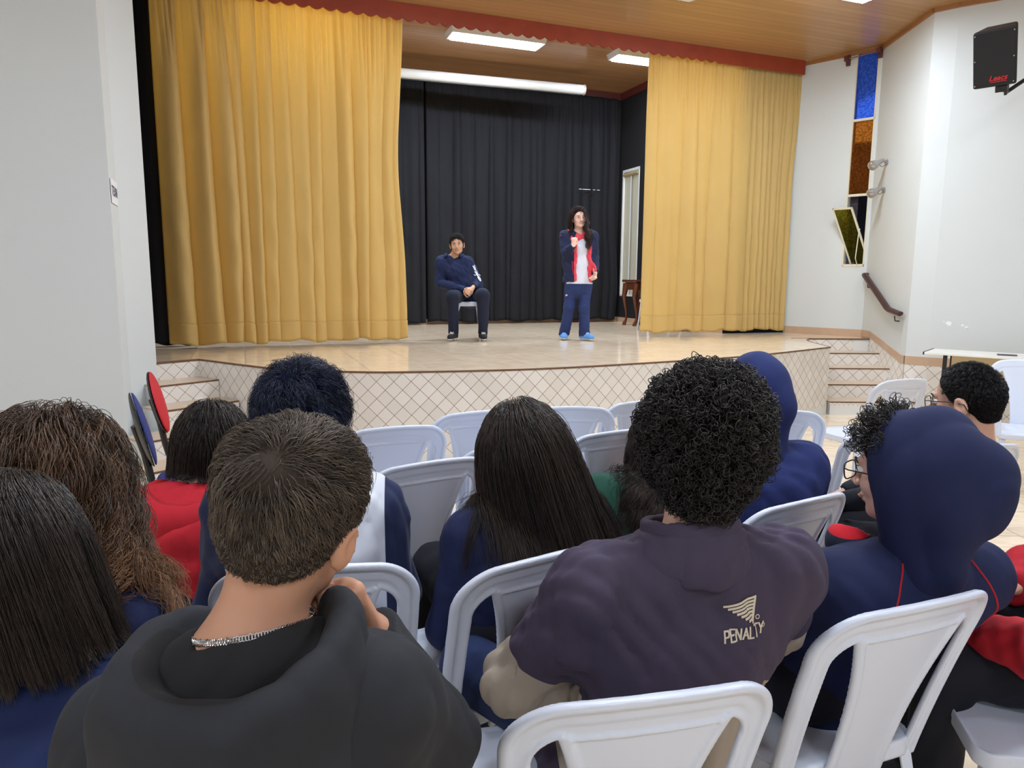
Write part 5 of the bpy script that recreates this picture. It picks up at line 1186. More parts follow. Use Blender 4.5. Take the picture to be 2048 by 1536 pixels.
ot = St.obj('jacket', lo, hi, .006, zoned('plum_beige_cloth', [srgb(60, 51, 70), srgb(160, 148, 134), srgb(48, 40, 60)]), r); set_zone(ot, z8a, z8b)
S = SDF(); S.u(f_rc(P.nb + v3(0, -.004, -.012), P.nb + v3(0, .010, .040), .098, .086), .01); S.sub(f_rc(P.nb + v3(0, .004, -.06), P.nb + v3(0, .012, .10), .080, .070), .006); S.cut(f_half(P.nb + v3(0, .016, .052), (0, .25, 1)), .008)
S.cut(lambda p, q=P.nb: -(p[:, 2] - (q[2] - .035)), .006)
fl_ = folds(.004, 3, .8); S.disp = fl_; S.obj('collar', P.nb - .17, P.nb + .17, .005, m_purp, ot)
S2 = SDF(); S2.u(f_ec(P.nb + v3(-.004, -.004, -.012), P.nb + v3(0, .004, .030), .090, .086, P.ax, (1.32, 1.12)), .01); S2.sub(f_rc(P.nb + v3(0, .004, -.08), P.nb + v3(0, .010, .09), .074, .070), .006); S2.cut(f_half(P.nb + v3(0, -.06, -.026), (0, 0, -1)), .006); S2.cut(f_half(P.nb + v3(0, .07, 0), (0, 1, 0)), .02); S2.cut(f_half(P.nb + v3(0, 0, .036), (0, .25, 1)), .008); S2.disp = fl_
S2.obj('collar_fold', P.nb - .19, P.nb + .19, .005, m_purp, ot)
P.kn[0] = v3(-.31, .34, .50); P.an[0] = v3(-.31, .36, .10); P.toe[0] = v3(-.33, .50, .04)
S8, o8 = trousers(P, cloth('school_navy', srgb(20, 36, 74)), r, m_shoe, 8); eyes(h, ob)
# logo and lettering laid on the back
m_logo = mat('cream_embroidery', srgb(206, 194, 172), .6)
def decal(name, polys, S, c0_, ux, uz_, m, parent, lift=.0016):
    """flat shapes (2-D polygons in metres) wrapped on the surface of S around c0_"""
    vs = []; fs = []
    for poly in polys:
        b = len(vs); n = len(poly); P3 = np.array([c0_ + ux * a + uz_ * b_ for a, b_ in poly], np.float32); P3[:, 1] -= .12
        for _ in range(14): P3[:, 1] += (S(P3) - lift) * .8
        vs += [tuple(p) for p in P3]; fs.append(tuple(range(b, b + n)))
    return mesh_np(name, vs, fs, m, parent, False)
def strokes(txt, hgt):
    G = {'P': [[(0, 0), (0, 1)], [(0, 1), (.5, .95), (.55, .7), (.45, .48), (0, .45)]], 'E': [[(.5, 1), (0, 1), (0, 0), (.5, 0)], [(0, .52), (.42, .52)]], 'N': [[(0, 0), (0, 1), (.55, 0), (.55, 1)]], 'A': [[(0, 0), (.3, 1), (.6, 0)], [(.12, .36), (.48, .36)]], 'L': [[(0, 1), (0, 0), (.45, 0)]], 'T': [[(0, 1), (.6, 1)], [(.3, 1), (.3, 0)]], 'Y': [[(0, 1), (.3, .48)], [(.6, 1), (.3, .48), (.3, 0)]],
        'o': [[(.2 + .2 * cos(a), .3 + .28 * sin(a)) for a in [k * pi / 5 for k in range(11)]]], 'O': [[(.28 + .28 * cos(a), .5 + .5 * sin(a)) for a in [k * pi / 7 for k in range(15)]]], 'U': [[(0, 1), (.05, .2), (.28, 0), (.5, .2), (.55, 1)]], 'W': [[(0, 1), (.15, 0), (.3, .8), (.45, 0), (.6, 1)]], '2': [[(0, .8), (.25, 1), (.5, .75), (0, 0), (.55, 0)]]}
    out = []; x = 0
    for ch_ in txt:
        for st_ in G[ch_]: out.append([((x + a) * hgt * .92, b * hgt) for a, b in st_])
        x += {'L': .58, 'P': .74, 'E': .68}.get(ch_, .80)
    return out, x * hgt * .92
def thick_poly(st_, w_, sub=6):
    """turn strokes into many little quads so that they bend with the cloth"""
    P_ = []
    for line in st_:
        for (a, b), (c, d) in zip(line[:-1], line[1:]):
            L_ = math.hypot(c - a, d - b); nx, ny = -(d - b) / L_ * w_ / 2, (c - a) / L_ * w_ / 2
            ex, ey = (c - a) / L_ * w_ * .35, (d - b) / L_ * w_ * .35; a, b, c, d = a - ex, b - ey, c + ex, d + ey
            for k in range(sub):
                t0, t1 = k / sub, (k + 1) / sub; p = (a + (c - a) * t0, b + (d - b) * t0); q = (a + (c - a) * t1, b + (d - b) * t1)
                P_.append([(p[0] - nx, p[1] - ny), (q[0] - nx, q[1] - ny), (q[0] + nx, q[1] + ny), (p[0] + nx, p[1] + ny)])
    return P_
ux = nrm(v3(cos(radians(4)), 0, sin(radians(2)))); uz_ = v3(0, .12, .99); lc = P.nb + v3(.050, -.16, -.085)
top_, rgt, bot_ = (-.030, .016), (.030, .026), (.024, -.018)
bars = []
for k in range(7):
    t = k / 7.0; y0 = top_[1] + (bot_[1] - top_[1]) * t; x0 = top_[0] + (bot_[0] - top_[0]) * t; y1 = rgt[1] + (bot_[1] - rgt[1]) * t; x1 = rgt[0] + (bot_[0] - rgt[0]) * t
    bars.append([(x0, y0), (x1, y1)])
bars.append([rgt, bot_])
decal('back_logo', thick_poly(bars, .0042, 8), St, lc, ux, uz_, m_logo, ot)
sv, wd_ = strokes('PENALTY', .0195); sv = [[(a * .84 - .030, b - .046 + .07 * a) for a, b in l_] for l_ in sv]
decal('back_lettering', thick_poly(sv, .0030, 4), St, lc, ux, uz_, m_logo, ot, .0018)
for q, rr_ in (((.034, -.010), .0036), ((.045, -.026), .0034)):
    decal('registered_mark', thick_poly([[(q[0] + rr_ * cos(a), q[1] + rr_ * sin(a)) for a in [k * pi / 6 for k in range(13)]]], .0014, 2), St, lc, ux, uz_, m_logo, ot)
sv, wd_ = strokes('oWo', .026); th = nrm(P.kn[0] - P.hip[0]); vs = []; fs = []
for poly in thick_poly(sv, .0034, 3):
    b = len(vs); P3 = np.array([P.hip[0] + th * (.20 + u) + np.array([th[1], -th[0], 0]) * -(v - .02) + v3(0, 0, .16) for u, v in poly], np.float32)
    for _ in range(14): P3[:, 2] -= (S8(P3) - .002) * .8
    vs += [tuple(p) for p in P3]; fs.append(tuple(range(b, b + len(poly))))
mesh_np('trouser_script', vs, fs, mat('white_print', srgb(232, 234, 240), .5), o8, False)
Sc, oc = scalp_cap(h, h_curl, ob, .018, nape=-.085, low=-.035, tone=.1, bumps=.006, seed=4, lumps=[((0, -.05, .03), (.070, .080, .085)), ((0, -.01, .075), (.070, .085, .055))])
hair_curly(h, h_curl, ob, cap=oc, n=5200, seed=8, thick=.022, R=.0062, r=.00095, nape=-.095, low=-.055, k=22, turns=1.7)
# ---- hooded figures share this builder
def hood_up(h, P, m, parent, rx=.115, ry=.135, rz=.135, c=(0, -.012, .010), peak=None, fold=.005, seed=0, cutf=(0, .055, 0), cutn=(0, 1, .12), lean=0.0, extra=()):
    S = SDF(); S.el(h.p(*c), h.r(rx, ry, rz), h.R, .02); S.rc(h.p(0, -.04, -.05), P.nb + v3(0, -.025, -.01), .095, .088, .05)
    if peak: S.el(h.p(*peak), h.r(.07, .075, .06), h.R, .06)
    for e in extra: S.el(h.p(*e[0]), h.r(*e[1]), h.R, .05)
    S.sub(f_el(h.p(0, .012, .0), h.r(rx - .024, ry - .022, rz - .022), h.R), .01); S.sub(f_rc(h.p(0, .02, -.06), P.nb + v3(0, .04, -.0), .072, .066), .02)
    S.cut(f_half(h.p(*cutf), h.d(*cutn)), .012); S.sub(f_el(P.nb + v3(0, .13, .02), (.06, .09, .10)), .02)
    S.disp = folds(fold, seed, .5); return S, S.obj('hood', h.c - .36, h.c + .34, .0065, m, parent)
def simple_person(label, H, face, head, topm, seed, skinc, fat=.022, fold=.0045, topname='hoodie', trm=None, rough_body=.007, **k):
    r, h, P = make(label, H, face, head=head, **k)
    Sb, ob = body_mesh(P, h, skinc, r, rough_body); St = top_sdf(P, h, fat, .022, seed=seed, fold=fold); lo, hi = bounds(P, h); ot = St.obj(topname, lo, hi, .008, topm, r)
    trousers(P, trm or m_navyd, r, m_shoe, seed, .011); return r, h, P, Sb, St, ob, ot
sk_l = skin('fair', srgb(214, 172, 156)); sk_t = skin('light_tan', srgb(208, 164, 142)); sk_b = skin('tan', srgb(196, 146, 118))
# ---- 10 navy hood, glasses and curls
r, h, P = make('person in a raised navy hood with glasses and black curls, face turned left', at_px(1812, 943, 1.53), 15, head=(38, -6, -2), off=(.08, -.11), nbo=(.02, -.022, -.175), sh_w=.172, size=1.04, drop=.058,
    elL=v3(-.30, .05, .78), elR=v3(.27, .02, .76))
Sb, ob = body_mesh(P, h, sk_l, r, .005); eyes(h, ob)
St = top_sdf(P, h, .026, .024, neck=.060, seed=10, fold=.0075); lo, hi = bounds(P, h); ot = St.obj('hoodie', lo, hi, .0065, m_navy, r)
Sh, oh = hood_up(h, P, m_navy, ot, .112, .132, .128, c=(0, -.034, .012), peak=(0.02, -.115, -.01), fold=.012, seed=11, cutf=(0, .030, 0), cutn=(0, 1, -.05), extra=(((.02, -.11, -.07), (.08, .06, .07)),))
for s in (-1, 1): seam('red_piping', St, [P.nb + v3(s * .085, -.05, .0), P.nb + v3(s * .12, -.09, -.05), P.nb + v3(s * .155, -.11, -.13), P.nb + v3(s * .17, -.12, -.22)], .0022, m_redf, ot)
seam('back_seam', St, [P.nb + v3(.0, -.2, -.08), P.nb + v3(0, -.2, -.25), P.nb + v3(0, -.2, -.4)], .0014, m_navyd, ot)
S = SDF(); cf = P.nb + v3(-.09, .10, .0); S.el(cf, (.075, .05, .055), rotm(.6, .3, .3), .02); S.sub(f_el(cf + v3(.02, .01, .03), (.06, .04, .05), rotm(.6, .3, .3)), .01); o_ = S.obj('collar_flap', cf - .14, cf + .14, .006, zoned('navy_red_flap', [srgb(24, 30, 50), srgb(196, 24, 40)]), ot); set_zone(o_, lambda q, z=cf[2]: q[:, 2] - z - .026)
trousers(P, m_navyd, r, m_shoe, 10); glasses(h, ob, m_black)
S, oc = scalp_cap(h, h_curl, ob, .012, nape=-.05, low=-.03, tone=.1, bumps=.004, seed=4)
hair_curly(h, h_curl, ob, cap=oc, n=2600, seed=18, thick=.030, R=.0080, r=.0010, k=20, turns=1.3, keepf=lambda q: (q[:, 1] > .0) & (q[:, 1] < .075) & (q[:, 2] > .055))
# ---- 6 long straight hair, navy jacket
r, h, P = make('person with long straight dark brown hair over a navy jacket, back to the camera', at_px(1042, 900, 1.86), 20, head=(2, 2, 0), off=(.0, .0), size=.94, sh_w=.150, drop=.055, nbo=(0, -.035, -.165))
Sb, ob = body_mesh(P, h, sk_l, r, .006); eyes(h, ob)
St = top_sdf(P, h, .020, .020, seed=6, fold=.004); lo, hi = bounds(P, h); St.obj('jacket', lo, hi, .007, m_navy, r); trousers(P, m_navyd, r, m_shoe, 6, .011)
Sc, oc = scalp_cap(h, h_dkbr, ob, .006, nape=-.06, low=-.02, tone=.2)
hair_long(h, h_dkbr, ob, [Sc, St], n=7500, length=.44, seed=6, r=.00065, part=(0, 0), margin=(.003, .034), clumps=170, amt=.7, spread=.008, k=30, g=(.26, -.14, -1), fan=.16, side=.3, backbias=.6, zcut=.34, lenv=(.8, 1.15))
# ---- 5 messy blue-black hair, white with navy sleeves
r, h, P = make('person with messy blue-black hair in a white top with navy sleeves', at_px(608, 838, 1.80), 8, head=(-8, 0, 3), off=(-.02, .0), size=1.02, sh_w=.170)
Sb, ob = body_mesh(P, h, sk_t, r, .006); eyes(h, ob)
St = top_sdf(P, h, .030, .026, seed=5, fold=.009); lo, hi = bounds(P, h)
ot = St.obj('varsity_top', lo, hi, .007, zoned('white_navy_cloth', [srgb(214, 218, 228), srgb(26, 36, 72)]), r)
set_zone(ot, lambda c, a=P.sh[0], b=P.sh[1], e0=P.el[0], e1=P.el[1]: np.maximum(a[0] + .010 - c[:, 0] - (c[:, 2] - a[2]) * -.15, c[:, 0] - b[0] - .035))
trousers(P, m_navyd, r, m_shoe, 5, .011)
Sc, oc = scalp_cap(h, h_blue, ob, .022, nape=-.07, low=-.03, bumps=.006, seed=3, tone=.2)
hair_short(h, h_blue, ob, Sc, n=9000, length=.085, seed=5, r=.0007, lift=.022, nape=-.075, low=-.05, swirl=.8, mess=.16, k=10, hug=.25, whorl=(-.01, -.06, .09))
# ---- 4 red hoodie with a dark bob
r, h, P, Sb, St, ob, ot = simple_person('person in a red hoodie with a black chin-length bob, leaning forward near the office chairs', at_px(424, 888, 2.15), 12, (22, -14, 4), m_redf, 4, sk_l, fat=.030, fold=.007, size=.95, sh_w=.178, off=(-.03, .12), nbo=(-.05, -.09, -.140), drop=.045)
hood_down(P, h, m_redf, cloth('dark_red_lining', srgb(150, 16, 30)), ot, w=.115)
Sc, oc = scalp_cap(h, h_dkbr, ob, .006, nape=-.06, low=-.02, tone=.1)
hair_long(h, h_dkbr, ob, [Sc, St], n=5200, length=.18, zcut=.11, seed=4, r=.00075, margin=(.003, .026), clumps=120, amt=.6, k=18, tone=(0, .5), side=.3, backbias=.6, fan=.15)
# ---- 9 far navy hood
r, h, P = make('person in a raised royal-navy hood sitting in front of the stage corner', at_px(1508, 800, 2.50), 2, head=(12, -4, 0), off=(-.04, .05), size=1.0, sh_w=.172, kn=[v3(-.13, .43, .52), v3(.24, .40, .53)], an=[v3(-.13, .44, .10), v3(.30, .40, .10)], toe=[v3(-.14, .58, .04), v3(.34, .54, .04)])
Sb, ob = body_mesh(P, h, sk_t, r, .007)
m_navb = cloth('royal_navy_fleece', srgb(16, 32, 86))
St = top_sdf(P, h, .030, .024, seed=9, fold=.009); lo, hi = bounds(P, h); ot = St.obj('hoodie', lo, hi, .0075, m_navb, r)
hood_up(h, P, m_navb, ot, .112, .135, .130, c=(0, -.02, .020), peak=(.0, .02, .10), fold=.014, seed=19); trousers(P, cloth('navy_trousers', srgb(34, 46, 84)), r, m_shoe, 9, .011)
# ---- 7 green top, mostly hidden
r, h, P, Sb, St, ob, ot = simple_person('person in a dark green top with long dark hair, mostly hidden by the curly head', at_px(1322, 885, 2.50), -4, (0, 0, 0), m_green, 7, sk_l, size=.96, sh_w=.165, topname='sweater', nbo=(-.05, -.03, -.155), off=(.0, .04), drop=.04)
Sc, oc = scalp_cap(h, h_dkbr, ob, .006, nape=-.06, low=-.02, tone=.1)
hair_long(h, h_dkbr, ob, [Sc, St], n=4200, length=.42, seed=7, r=.0009, margin=(.004, .024), clumps=110, amt=.65, wave=(.010, 22), k=28)
# ---- 3 curly long hair at the left
r, h, P = make('person with long curly brown-tipped hair in a navy jacket, second from the left edge', at_px(112, 985, 1.28), -6, head=(-8, -2, 4), off=(0, .05), size=1.0, sh_w=.160, tilt=-.02)
Sb, ob = body_mesh(P, h, sk_t, r, .007)
St = top_sdf(P, h, .020, .022, seed=3, fold=.004); lo, hi = bounds(P, h); St.obj('jacket', lo, hi, .008, m_navy, r); trousers(P, m_navyd, r, m_shoe, 3, .011)
Sc, oc = scalp_cap(h, h_tips, ob, .012, nape=-.06, low=-.02, tone=.05, bumps=.003)
hair_long(h, h_tips, ob, [Sc, St], n=8000, length=.44, seed=3, r=.0007, margin=(.006, .045), clumps=120, amt=.86, wave=(.014, 30), zcut=.31, k=50, g=(.07, -.06, -1), spread=.006, tone=(0, .6), lenv=(.5, 1.05), tips=.95, fan=.08, side=.3)
# ---- 2 straight hair nearest left
r, h, P = make('person with straight dark hair over a blue jacket at the lower left corner', at_px(26, 1112, .98), -4, head=(-2, 2, 0), off=(0, .05), size=.95, sh_w=.158, nbo=(0, -.03, -.165))
Sb, ob = body_mesh(P, h, sk_l, r, .006)
St = top_sdf(P, h, .022, .022, seed=2, fold=.004); lo, hi = bounds(P, h); St.obj('jacket', lo, hi, .007, cloth('royal_fleece', srgb(12, 30, 74)), r); trousers(P, m_navyd, r, m_shoe, 2, .011)
Sc, oc = scalp_cap(h, h_dkbr, ob, .006, nape=-.06, low=-.02, tone=.3)
hair_long(h, h_dkbr, ob, [Sc, St], n=9500, length=.27, zcut=.14, seed=2, r=.0005, part=(.01, 0), margin=(.003, .016), clumps=220, amt=.6, spread=.004, k=26, g=(.16, -.04, -1), side=.3, backbias=.5, fan=.2, lenv=(.72, 1.12))
# ---- 11 short hair and glasses, right
r, h, P = make('boy with a short faded haircut and dark glasses near the right edge', at_px(1932, 800, 2.42), 58, head=(40, -8, -2), off=(.07, -.10), size=1.04, sh_w=.125, elL=v3(-.17, .1, .74), elR=v3(.17, .1, .74))
Sb, ob = body_mesh(P, h, sk_t, r, .005); eyes(h, ob)
St = top_sdf(P, h, .008, .012, seed=13, fold=.004); lo, hi = bounds(P, h); St.obj('sweater', lo, hi, .008, m_navyd, r); trousers(P, m_navyd, r, m_shoe, 13, .011); glasses(h, ob, m_black)
Sc, oc = scalp_cap(h, h_blk, ob, .004, nape=-.075, low=-.03, tone=.2)
hair_short(h, h_blk, ob, Sc, n=8000, length=.022, seed=13, r=.0006, lift=.007, nape=-.07, low=-.055, swirl=.3, mess=.08, k=5, lenf=lambda q: np.clip((q[:, 2] + .03) / .07, .12, 1.0))
# ---- 12 red sleeve at the right edge
r, h, P = make('person in a red hoodie and dark trousers cut off by the right edge', at_px(2262, 1100, 1.62), 68, head=(40, 0, 0), off=(0, .05), size=1.0, sh_w=.170, elL=v3(-.24, .26, .64), wrL=v3(-.08, .42, .60), elR=v3(.22, .18, .66))
Sb, ob = body_mesh(P, h, sk_t, r, .008)
St = top_sdf(P, h, .030, .040, seed=12, fold=.009); lo, hi = bounds(P, h); St.obj('hoodie', lo, hi, .008, m_redf, r); trousers(P, m_navyd, r, m_shoe, 12, .011)
Sc, oc = scalp_cap(h, h_blk, ob, .006, nape=-.06, low=-.02, tone=.1)
hair_long(h, h_blk, ob, [Sc, St], n=2500, length=.3, seed=12, r=.0011, margin=(.004, .03), clumps=90, k=20)
# ================================================================== THE TWO PERFORMERS
def stage_px(px, py, depth): p = at_px(px, py, depth); return v3(p[0], p[1], p[2] - ST)
def to_local(Pw, root, a): c, s_ = cos(a), sin(a); d = np.array(Pw) - v3(root[0], root[1], 0); return v3(c * d[0] + s_ * d[1], -s_ * d[0] + c * d[1], d[2])
m_stnavy = cloth('performer_navy', srgb(22, 34, 72)); m_stnavy2 = cloth('performer_trousers', srgb(18, 24, 46)); m_blue_tr = cloth('blue_trousers', srgb(34, 48, 94))
# ---- seated boy
br = (-.50, 8.50); ba = radians(178)
r = tag(empty('person', (br[0], br[1], ST), ba), 'boy in a navy sweatshirt seated on a stool on the stage, hands clasped', 'person', 'performers on the stage')
L = lambda px, py, d: to_local(stage_px(px, py, d), br, ba)
hc = L(914, 489, 8.42); h = Head(hc, 4, -4, 5, .98)
P = Pose(hc, size=.98, sh_w=.148, nb=L(908, 514, 8.50), wrL=L(938, 578, 8.22), wrR=L(917, 582, 8.20), elL=L(953, 565, 8.50), elR=L(880, 566, 8.50),
    kn=[L(966, 590, 8.12), L(905, 594, 8.10)], an=[L(966, 667, 8.22), L(907, 668, 8.20)], hdL=(.75, .5, -.5), hdR=(-.75, .5, -.5), hnL=(.1, -.3, -1), hnR=(-.1, .2, -1), curl=(.9, .8), drop=.06)
P.hip = [v3(-.10, .02, .50), v3(.10, .02, .50)]; P.toe = [P.an[0] + v3(-.02, .13, -.045), P.an[1] + v3(.02, .13, -.045)]
for t_ in P.toe: t_[2] = .04
for i in (0, 1): P.an[i][2] = .10
P.wr[0] = v3(-.045, .24, .60); P.wr[1] = v3(.045, .25, .585); P.hd = [(.55, .75, -.2), (-.55, .75, -.2)]; P.hn = [(.6, -.3, -.6), (-.6, -.3, -.6)]
sk_boy = skin('warm_fair', srgb(206, 158, 128)); Sb, ob = body_mesh(P, h, sk_boy, r, .0045); eyes(h, ob, smile=1.0)
St = top_sdf(P, h, .026, .022, neck=.058, seed=21, fold=.006); lo, hi = bounds(P, h); ot = St.obj('hoodie', lo, hi, .006, m_stnavy, r)
hood_down(P, h, m_stnavy, m_navyd, ot, w=.10, back=.10)
front_y = lambda S, x, z: (lambda y: y)(next((y for y in np.arange(.45, -.1, -.004) if S(np.array([[x, y, z]], np.float32))[0] < .0015), .15))
def front_decal(name, stv, S, m, parent, w_=.006, lift=.002):
    polys = thick_poly(stv, w_, 3); vs = []; fs = []
    for poly in polys:
        b = len(vs); P3 = np.array([(x, .5, z) for x, z in poly], np.float32)
        for _ in range(40): P3[:, 1] -= (S(P3) - lift) * .7
        vs += [tuple(p) for p in P3]; fs.append(tuple(range(b, b + 4))[::-1])
    return mesh_np(name, vs, fs, m, parent, False)
m_print = mat('white_print', srgb(232, 234, 240), .5); z0_ = P.nb[2]
front_decal('zip', [[(0.0, z0_ - .06), (-.01, z0_ - .2), (-.02, z0_ - .36)]], St, mat('dark_zip', (.02, .022, .035), .5), ot, .005)
front_decal('chest_script', [[(-.05, z0_ - .205), (-.065, z0_ - .215), (-.075, z0_ - .200), (-.09, z0_ - .212), (-.105, z0_ - .203), (-.115, z0_ - .213)]], St, m_print, ot, .006)
sl = P.sh[0]; slv = P.el[0] - P.sh[0]
def sleeve_print(S, base, dirv, parent, chars, hgt, m):
    d_ = nrm(dirv); out_ = nrm(v3(-.75, .66, 0)); sd = np.cross(d_, out_); vs = []; fs = []; off = .0
    for ch_ in chars:
        sv, w_ = strokes(ch_, hgt)
        for poly in thick_poly(sv, hgt * .28, 3):
            b = len(vs); P3 = np.array([base + d_ * (off + (1 - v / hgt) * hgt) + sd * -(u - hgt * .25) + out_ * .12 for u, v in poly], np.float32)
            for _ in range(30): P3 -= (out_[None] * ((S(P3) - .002) * .8)[:, None]).astype(np.float32)
            vs += [tuple(p) for p in P3]; fs.append(tuple(range(b, b + 4)))
        off += hgt * 1.25
    return mesh_np('sleeve_print', vs, fs, m, parent, False)
sleeve_print(St, sl + slv * .18, slv, ot, 'UWO', .055, m_print)
trousers(P, m_stnavy2, r, mat('black_suede', (.014, .014, .017), .8), 21, .007, flat=.455)
for i in (0, 1):                                                    # laces and tongue mark
    b = P.toe[i]; d = nrm((P.toe[i] - P.an[i]) * v3(1, 1, 0)); sd = np.cross(d, v3(0, 0, 1)); mb = MB()
    for k in range(4): c = b - d * (.030 + .022 * k) + v3(0, 0, .048 + .010 * k); mb.tube([c - sd * .020, c + v3(0, 0, .004), c + sd * .020], .0035, 6)
    mb.build('laces', m_print, r)
Sc, oc = scalp_cap(h, h_curl, ob, .008, nape=-.06, low=-.02, tone=.05, bumps=.002, lumps=None)
hair_curly(h, h_curl, ob, cap=oc, n=2600, seed=21, thick=.010, R=.005, r=.0013, k=14, turns=1.2, keepf=lambda q: q[:, 2] > .03)
mb = MB(); mb.box((P.hip[1][0] + .115, -.02, .57), (.006, .03, .12)); mb.build('trouser_stripe', m_print, r)
# ---- standing girl
gr = (.80, 8.36); ga = radians(184)
r = tag(empty('person', (gr[0], gr[1], ST), ga), 'girl with long dark hair in an open navy and red jacket standing on the stage', 'person', 'performers on the stage')
L = lambda px, py, d: to_local(stage_px(px, py, d), gr, ga)
hc = L(1158, 436, 8.34); h = Head(hc, 6, -2, 5, .94)
P = Pose(hc, size=.94, sh_w=.150, nb=L(1158, 466, 8.40), wrL=L(1191, 545, 8.22), wrR=L(1146, 492, 8.16), elL=L(1188, 515, 8.42), elR=L(1133, 506, 8.30), hdL=(.1, .3, -.9), hnL=(.7, .3, 0), hdR=(-.2, .1, .95), hnR=(.1, -.8, 0), curl=(1.1, .9), drop=.04)
P.pel = L(1157, 566, 8.40); P.waist = P.pel * .6 + P.nb * .4; P.chest = P.pel * .28 + P.nb * .72
P.hip = [P.pel + v3(-.085, 0, -.02), P.pel + v3(.085, 0, -.02)]; P.kn = [L(1168, 615, 8.36), L(1138, 613, 8.38)]; P.an = [L(1169, 665, 8.38), L(1128, 664, 8.46)]
P.an[0][2] = .09; P.an[1][2] = .09; P.toe = [P.an[0] + v3(-.055, .12, -.05), P.an[1] + v3(.015, .13, -.05)]
for t_ in P.toe: t_[2] = .035
sk_girl = skin('pale', srgb(232, 190, 172)); Sb, ob = body_mesh(P, h, sk_girl, r, .0045); eyes(h, ob, smile=1.6)
# white shirt
S = SDF(); S.ec(P.pel + v3(0, 0, .0), P.waist, .124, .102, P.ax, 1.30, .04); S.ec(P.waist, P.chest, .100, .105, P.ax, 1.30, .04); S.ec(P.chest, P.nb + v3(0, 0, -.03), .105, .050, P.ax, (1.35, 1.5), .04)
S.sub(f_rc(P.nb + v3(0, .02, 0), h.p(0, 0, 0), .055, .07), .01); S.cut(f_half(P.pel + v3(0, 0, -.01), (0, 0, -1)), .004); S.disp = folds(.003, 31); S.obj('shirt', P.pel - .35, P.nb + .3, .006, m_whitef, r); Ss = S
# open jacket: shell cut away along the front
St = top_sdf(P, h, .032, .028, neck=.062, seed=32, fold=.006)
gap = SDF(); gap.u(f_rc(P.nb + v3(-.02, .17, .10), P.pel + v3(-.055, .20, -.12), .085, .125), .01); St.sub(gap, .012)
inner = SDF(); inner.ec(P.pel + v3(0, .02, -.10), P.waist, .114, .104, P.ax, 1.34, .04); inner.ec(P.waist, P.chest, .106, .110, P.ax, 1.34, .04); inner.ec(P.chest, P.nb + v3(0, 0, -.03), .110, .056, P.ax, (1.38, 1.5), .04)
St.sub(inner, .01); St.cut(f_half(P.pel + v3(0, 0, .015), (0, 0, -1)), .004)
lo, hi = bounds(P, h); ot = St.obj('jacket', lo, hi, .0055, zoned('navy_coral_lining', [srgb(24, 32, 64), srgb(220, 70, 84)]), r)
set_zone(ot, lambda c: .020 - np.maximum(gap(c.astype(np.float32)), c[:, 1] * 0 - 1) - np.where(c[:, 2] > P.nb[2] - .1, -.012, 0))
# red-lined collar and hood spread on the shoulders
S = SDF(); n_ = P.nb
for sg in (-1, 1): S.rc(n_ + v3(sg * .05, -.06, .02), n_ + v3(sg * .115, .02, -.005), .030, .034, .02); S.rc(n_ + v3(sg * .115, .02, -.005), n_ + v3(sg * .095, .10, -.10), .032, .020, .02)
S.rc(n_ + v3(.12, .0, .0), n_ + v3(.205, .03, -.035), .040, .018, .03); S.rc(n_ + v3(-.05, -.07, .02), n_ + v3(.05, -.07, .02), .035, .035, .02); S.el(n_ + v3(0, -.09, -.08), (.13, .05, .10), None, .04)
S.sub(f_rc(n_ + v3(0, .01, -.05), h.p(0, 0, 0), .056, .07), .01); S.disp = folds(.004, 33); o_ = S.obj('hood', n_ - .28, n_ + .28, .0055, zoned('coral_lining', [srgb(222, 66, 82), srgb(24, 32, 64)]), ot); set_zone(o_, lambda c, n_=n_: np.maximum(-.03 - (c[:, 1] - n_[1]), (n_[2] - .105) - c[:, 2]))
front_decal('pocket_piping', [[(.105, P.pel[2] + .10), (.120, P.pel[2] + .17), (.125, P.pel[2] + .24)]], St, m_redf, ot, .010)
for i, sg in ((0, -1), (1, 1)): pass
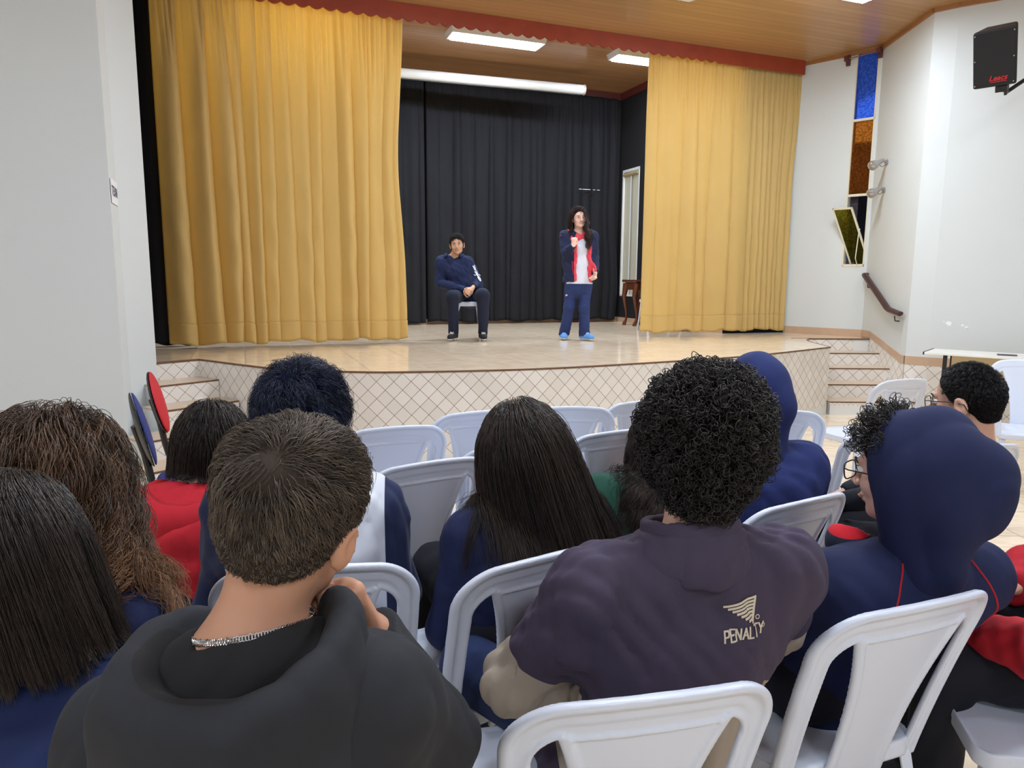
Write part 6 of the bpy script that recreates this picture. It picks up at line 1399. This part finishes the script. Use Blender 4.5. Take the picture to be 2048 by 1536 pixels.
# trousers with straight legs
S = SDF(); S.ec(P.pel + v3(0, 0, .06), P.pel + v3(0, 0, -.06), .113, .110, P.ax, 1.28, .03)
for i in (0, 1): S.rc(P.hip[i], P.kn[i], .078, .060, .03); S.rc(P.kn[i], P.an[i] + v3(0, 0, -.03), .060, .060, .03)
S.cut(f_half((0, 0, .055), (0, 0, -1)), .004); S.cut(f_half(P.pel + v3(0, 0, .03), (0, 0, 1)), .01); S.disp = folds(.006, 34); S.obj('trousers', (-.35, -.3, 0), (.35, .35, 1.05), .006, m_blue_tr, r)
m_bsh = mat('blue_canvas', srgb(96, 150, 214), .7)
for i in (0, 1):
    S = SDF(); d = nrm((P.toe[i] - P.an[i]) * v3(1, 1, 0)); a = P.an[i] * v3(1, 1, 0) + v3(0, 0, .046); sd = np.cross(d, v3(0, 0, 1))
    S.ec(a - d * .035, a + d * .135, .040, .034, sd, 1.2, .02); S.rc(a, P.an[i], .042, .042, .03); S.cut(f_half((0, 0, .002), (0, 0, -1)), .006)
    o_ = S.obj('shoe', a - .22, a + .24, .005, None, r, mats=[m_bsh, mat('sole_white', srgb(225, 225, 222), .5)], pick=lambda c: (c[:, 2] < .026).astype(int))
    mb = MB()
    for k in range(3): c = a + d * (.085 - .024 * k) + v3(0, 0, .036 + .008 * k); mb.tube([c - sd * .022, c + v3(0, 0, .006), c + sd * .022], .004, 6)
    mb.build('laces', mat('pale_blue_lace', srgb(150, 200, 240), .6), o_)
h_girl = hairmat('girl_dark_hair', srgb(24, 16, 16), srgb(70, 50, 46))
Sc, oc = scalp_cap(h, h_girl, ob, .008, nape=-.06, low=-.02, tone=.1)
cl_ = SDF(); cl_.ec(P.pel, P.nb + v3(0, 0, -.08), .15, .11, P.ax, 1.3, .03); cl_.rc(P.sh[0], P.sh[1], .055, .055, .04)
hair_long(h, h_girl, ob, [Sc, cl_], n=3800, length=.40, seed=41, r=.0013, part=(.0, 0), margin=(.004, .024), clumps=90, amt=.7, wave=(.010, 20), k=28, g=(0, -.25, -1), fan=-.10, side=.75, backbias=.4, zcut=.34)
hair_long(h, h_girl, ob, [Sc, cl_], n=5200, length=.46, seed=42, r=.0014, part=(-.2, 0), margin=(.006, .022), clumps=30, amt=.8, wave=(.016, 22), k=28, g=(-.08, .30, -1), fan=.0, side=.7, backbias=.1, filt=lambda q: (q[:, 0] < -.050) & (q[:, 1] < -.01), zcut=.38)
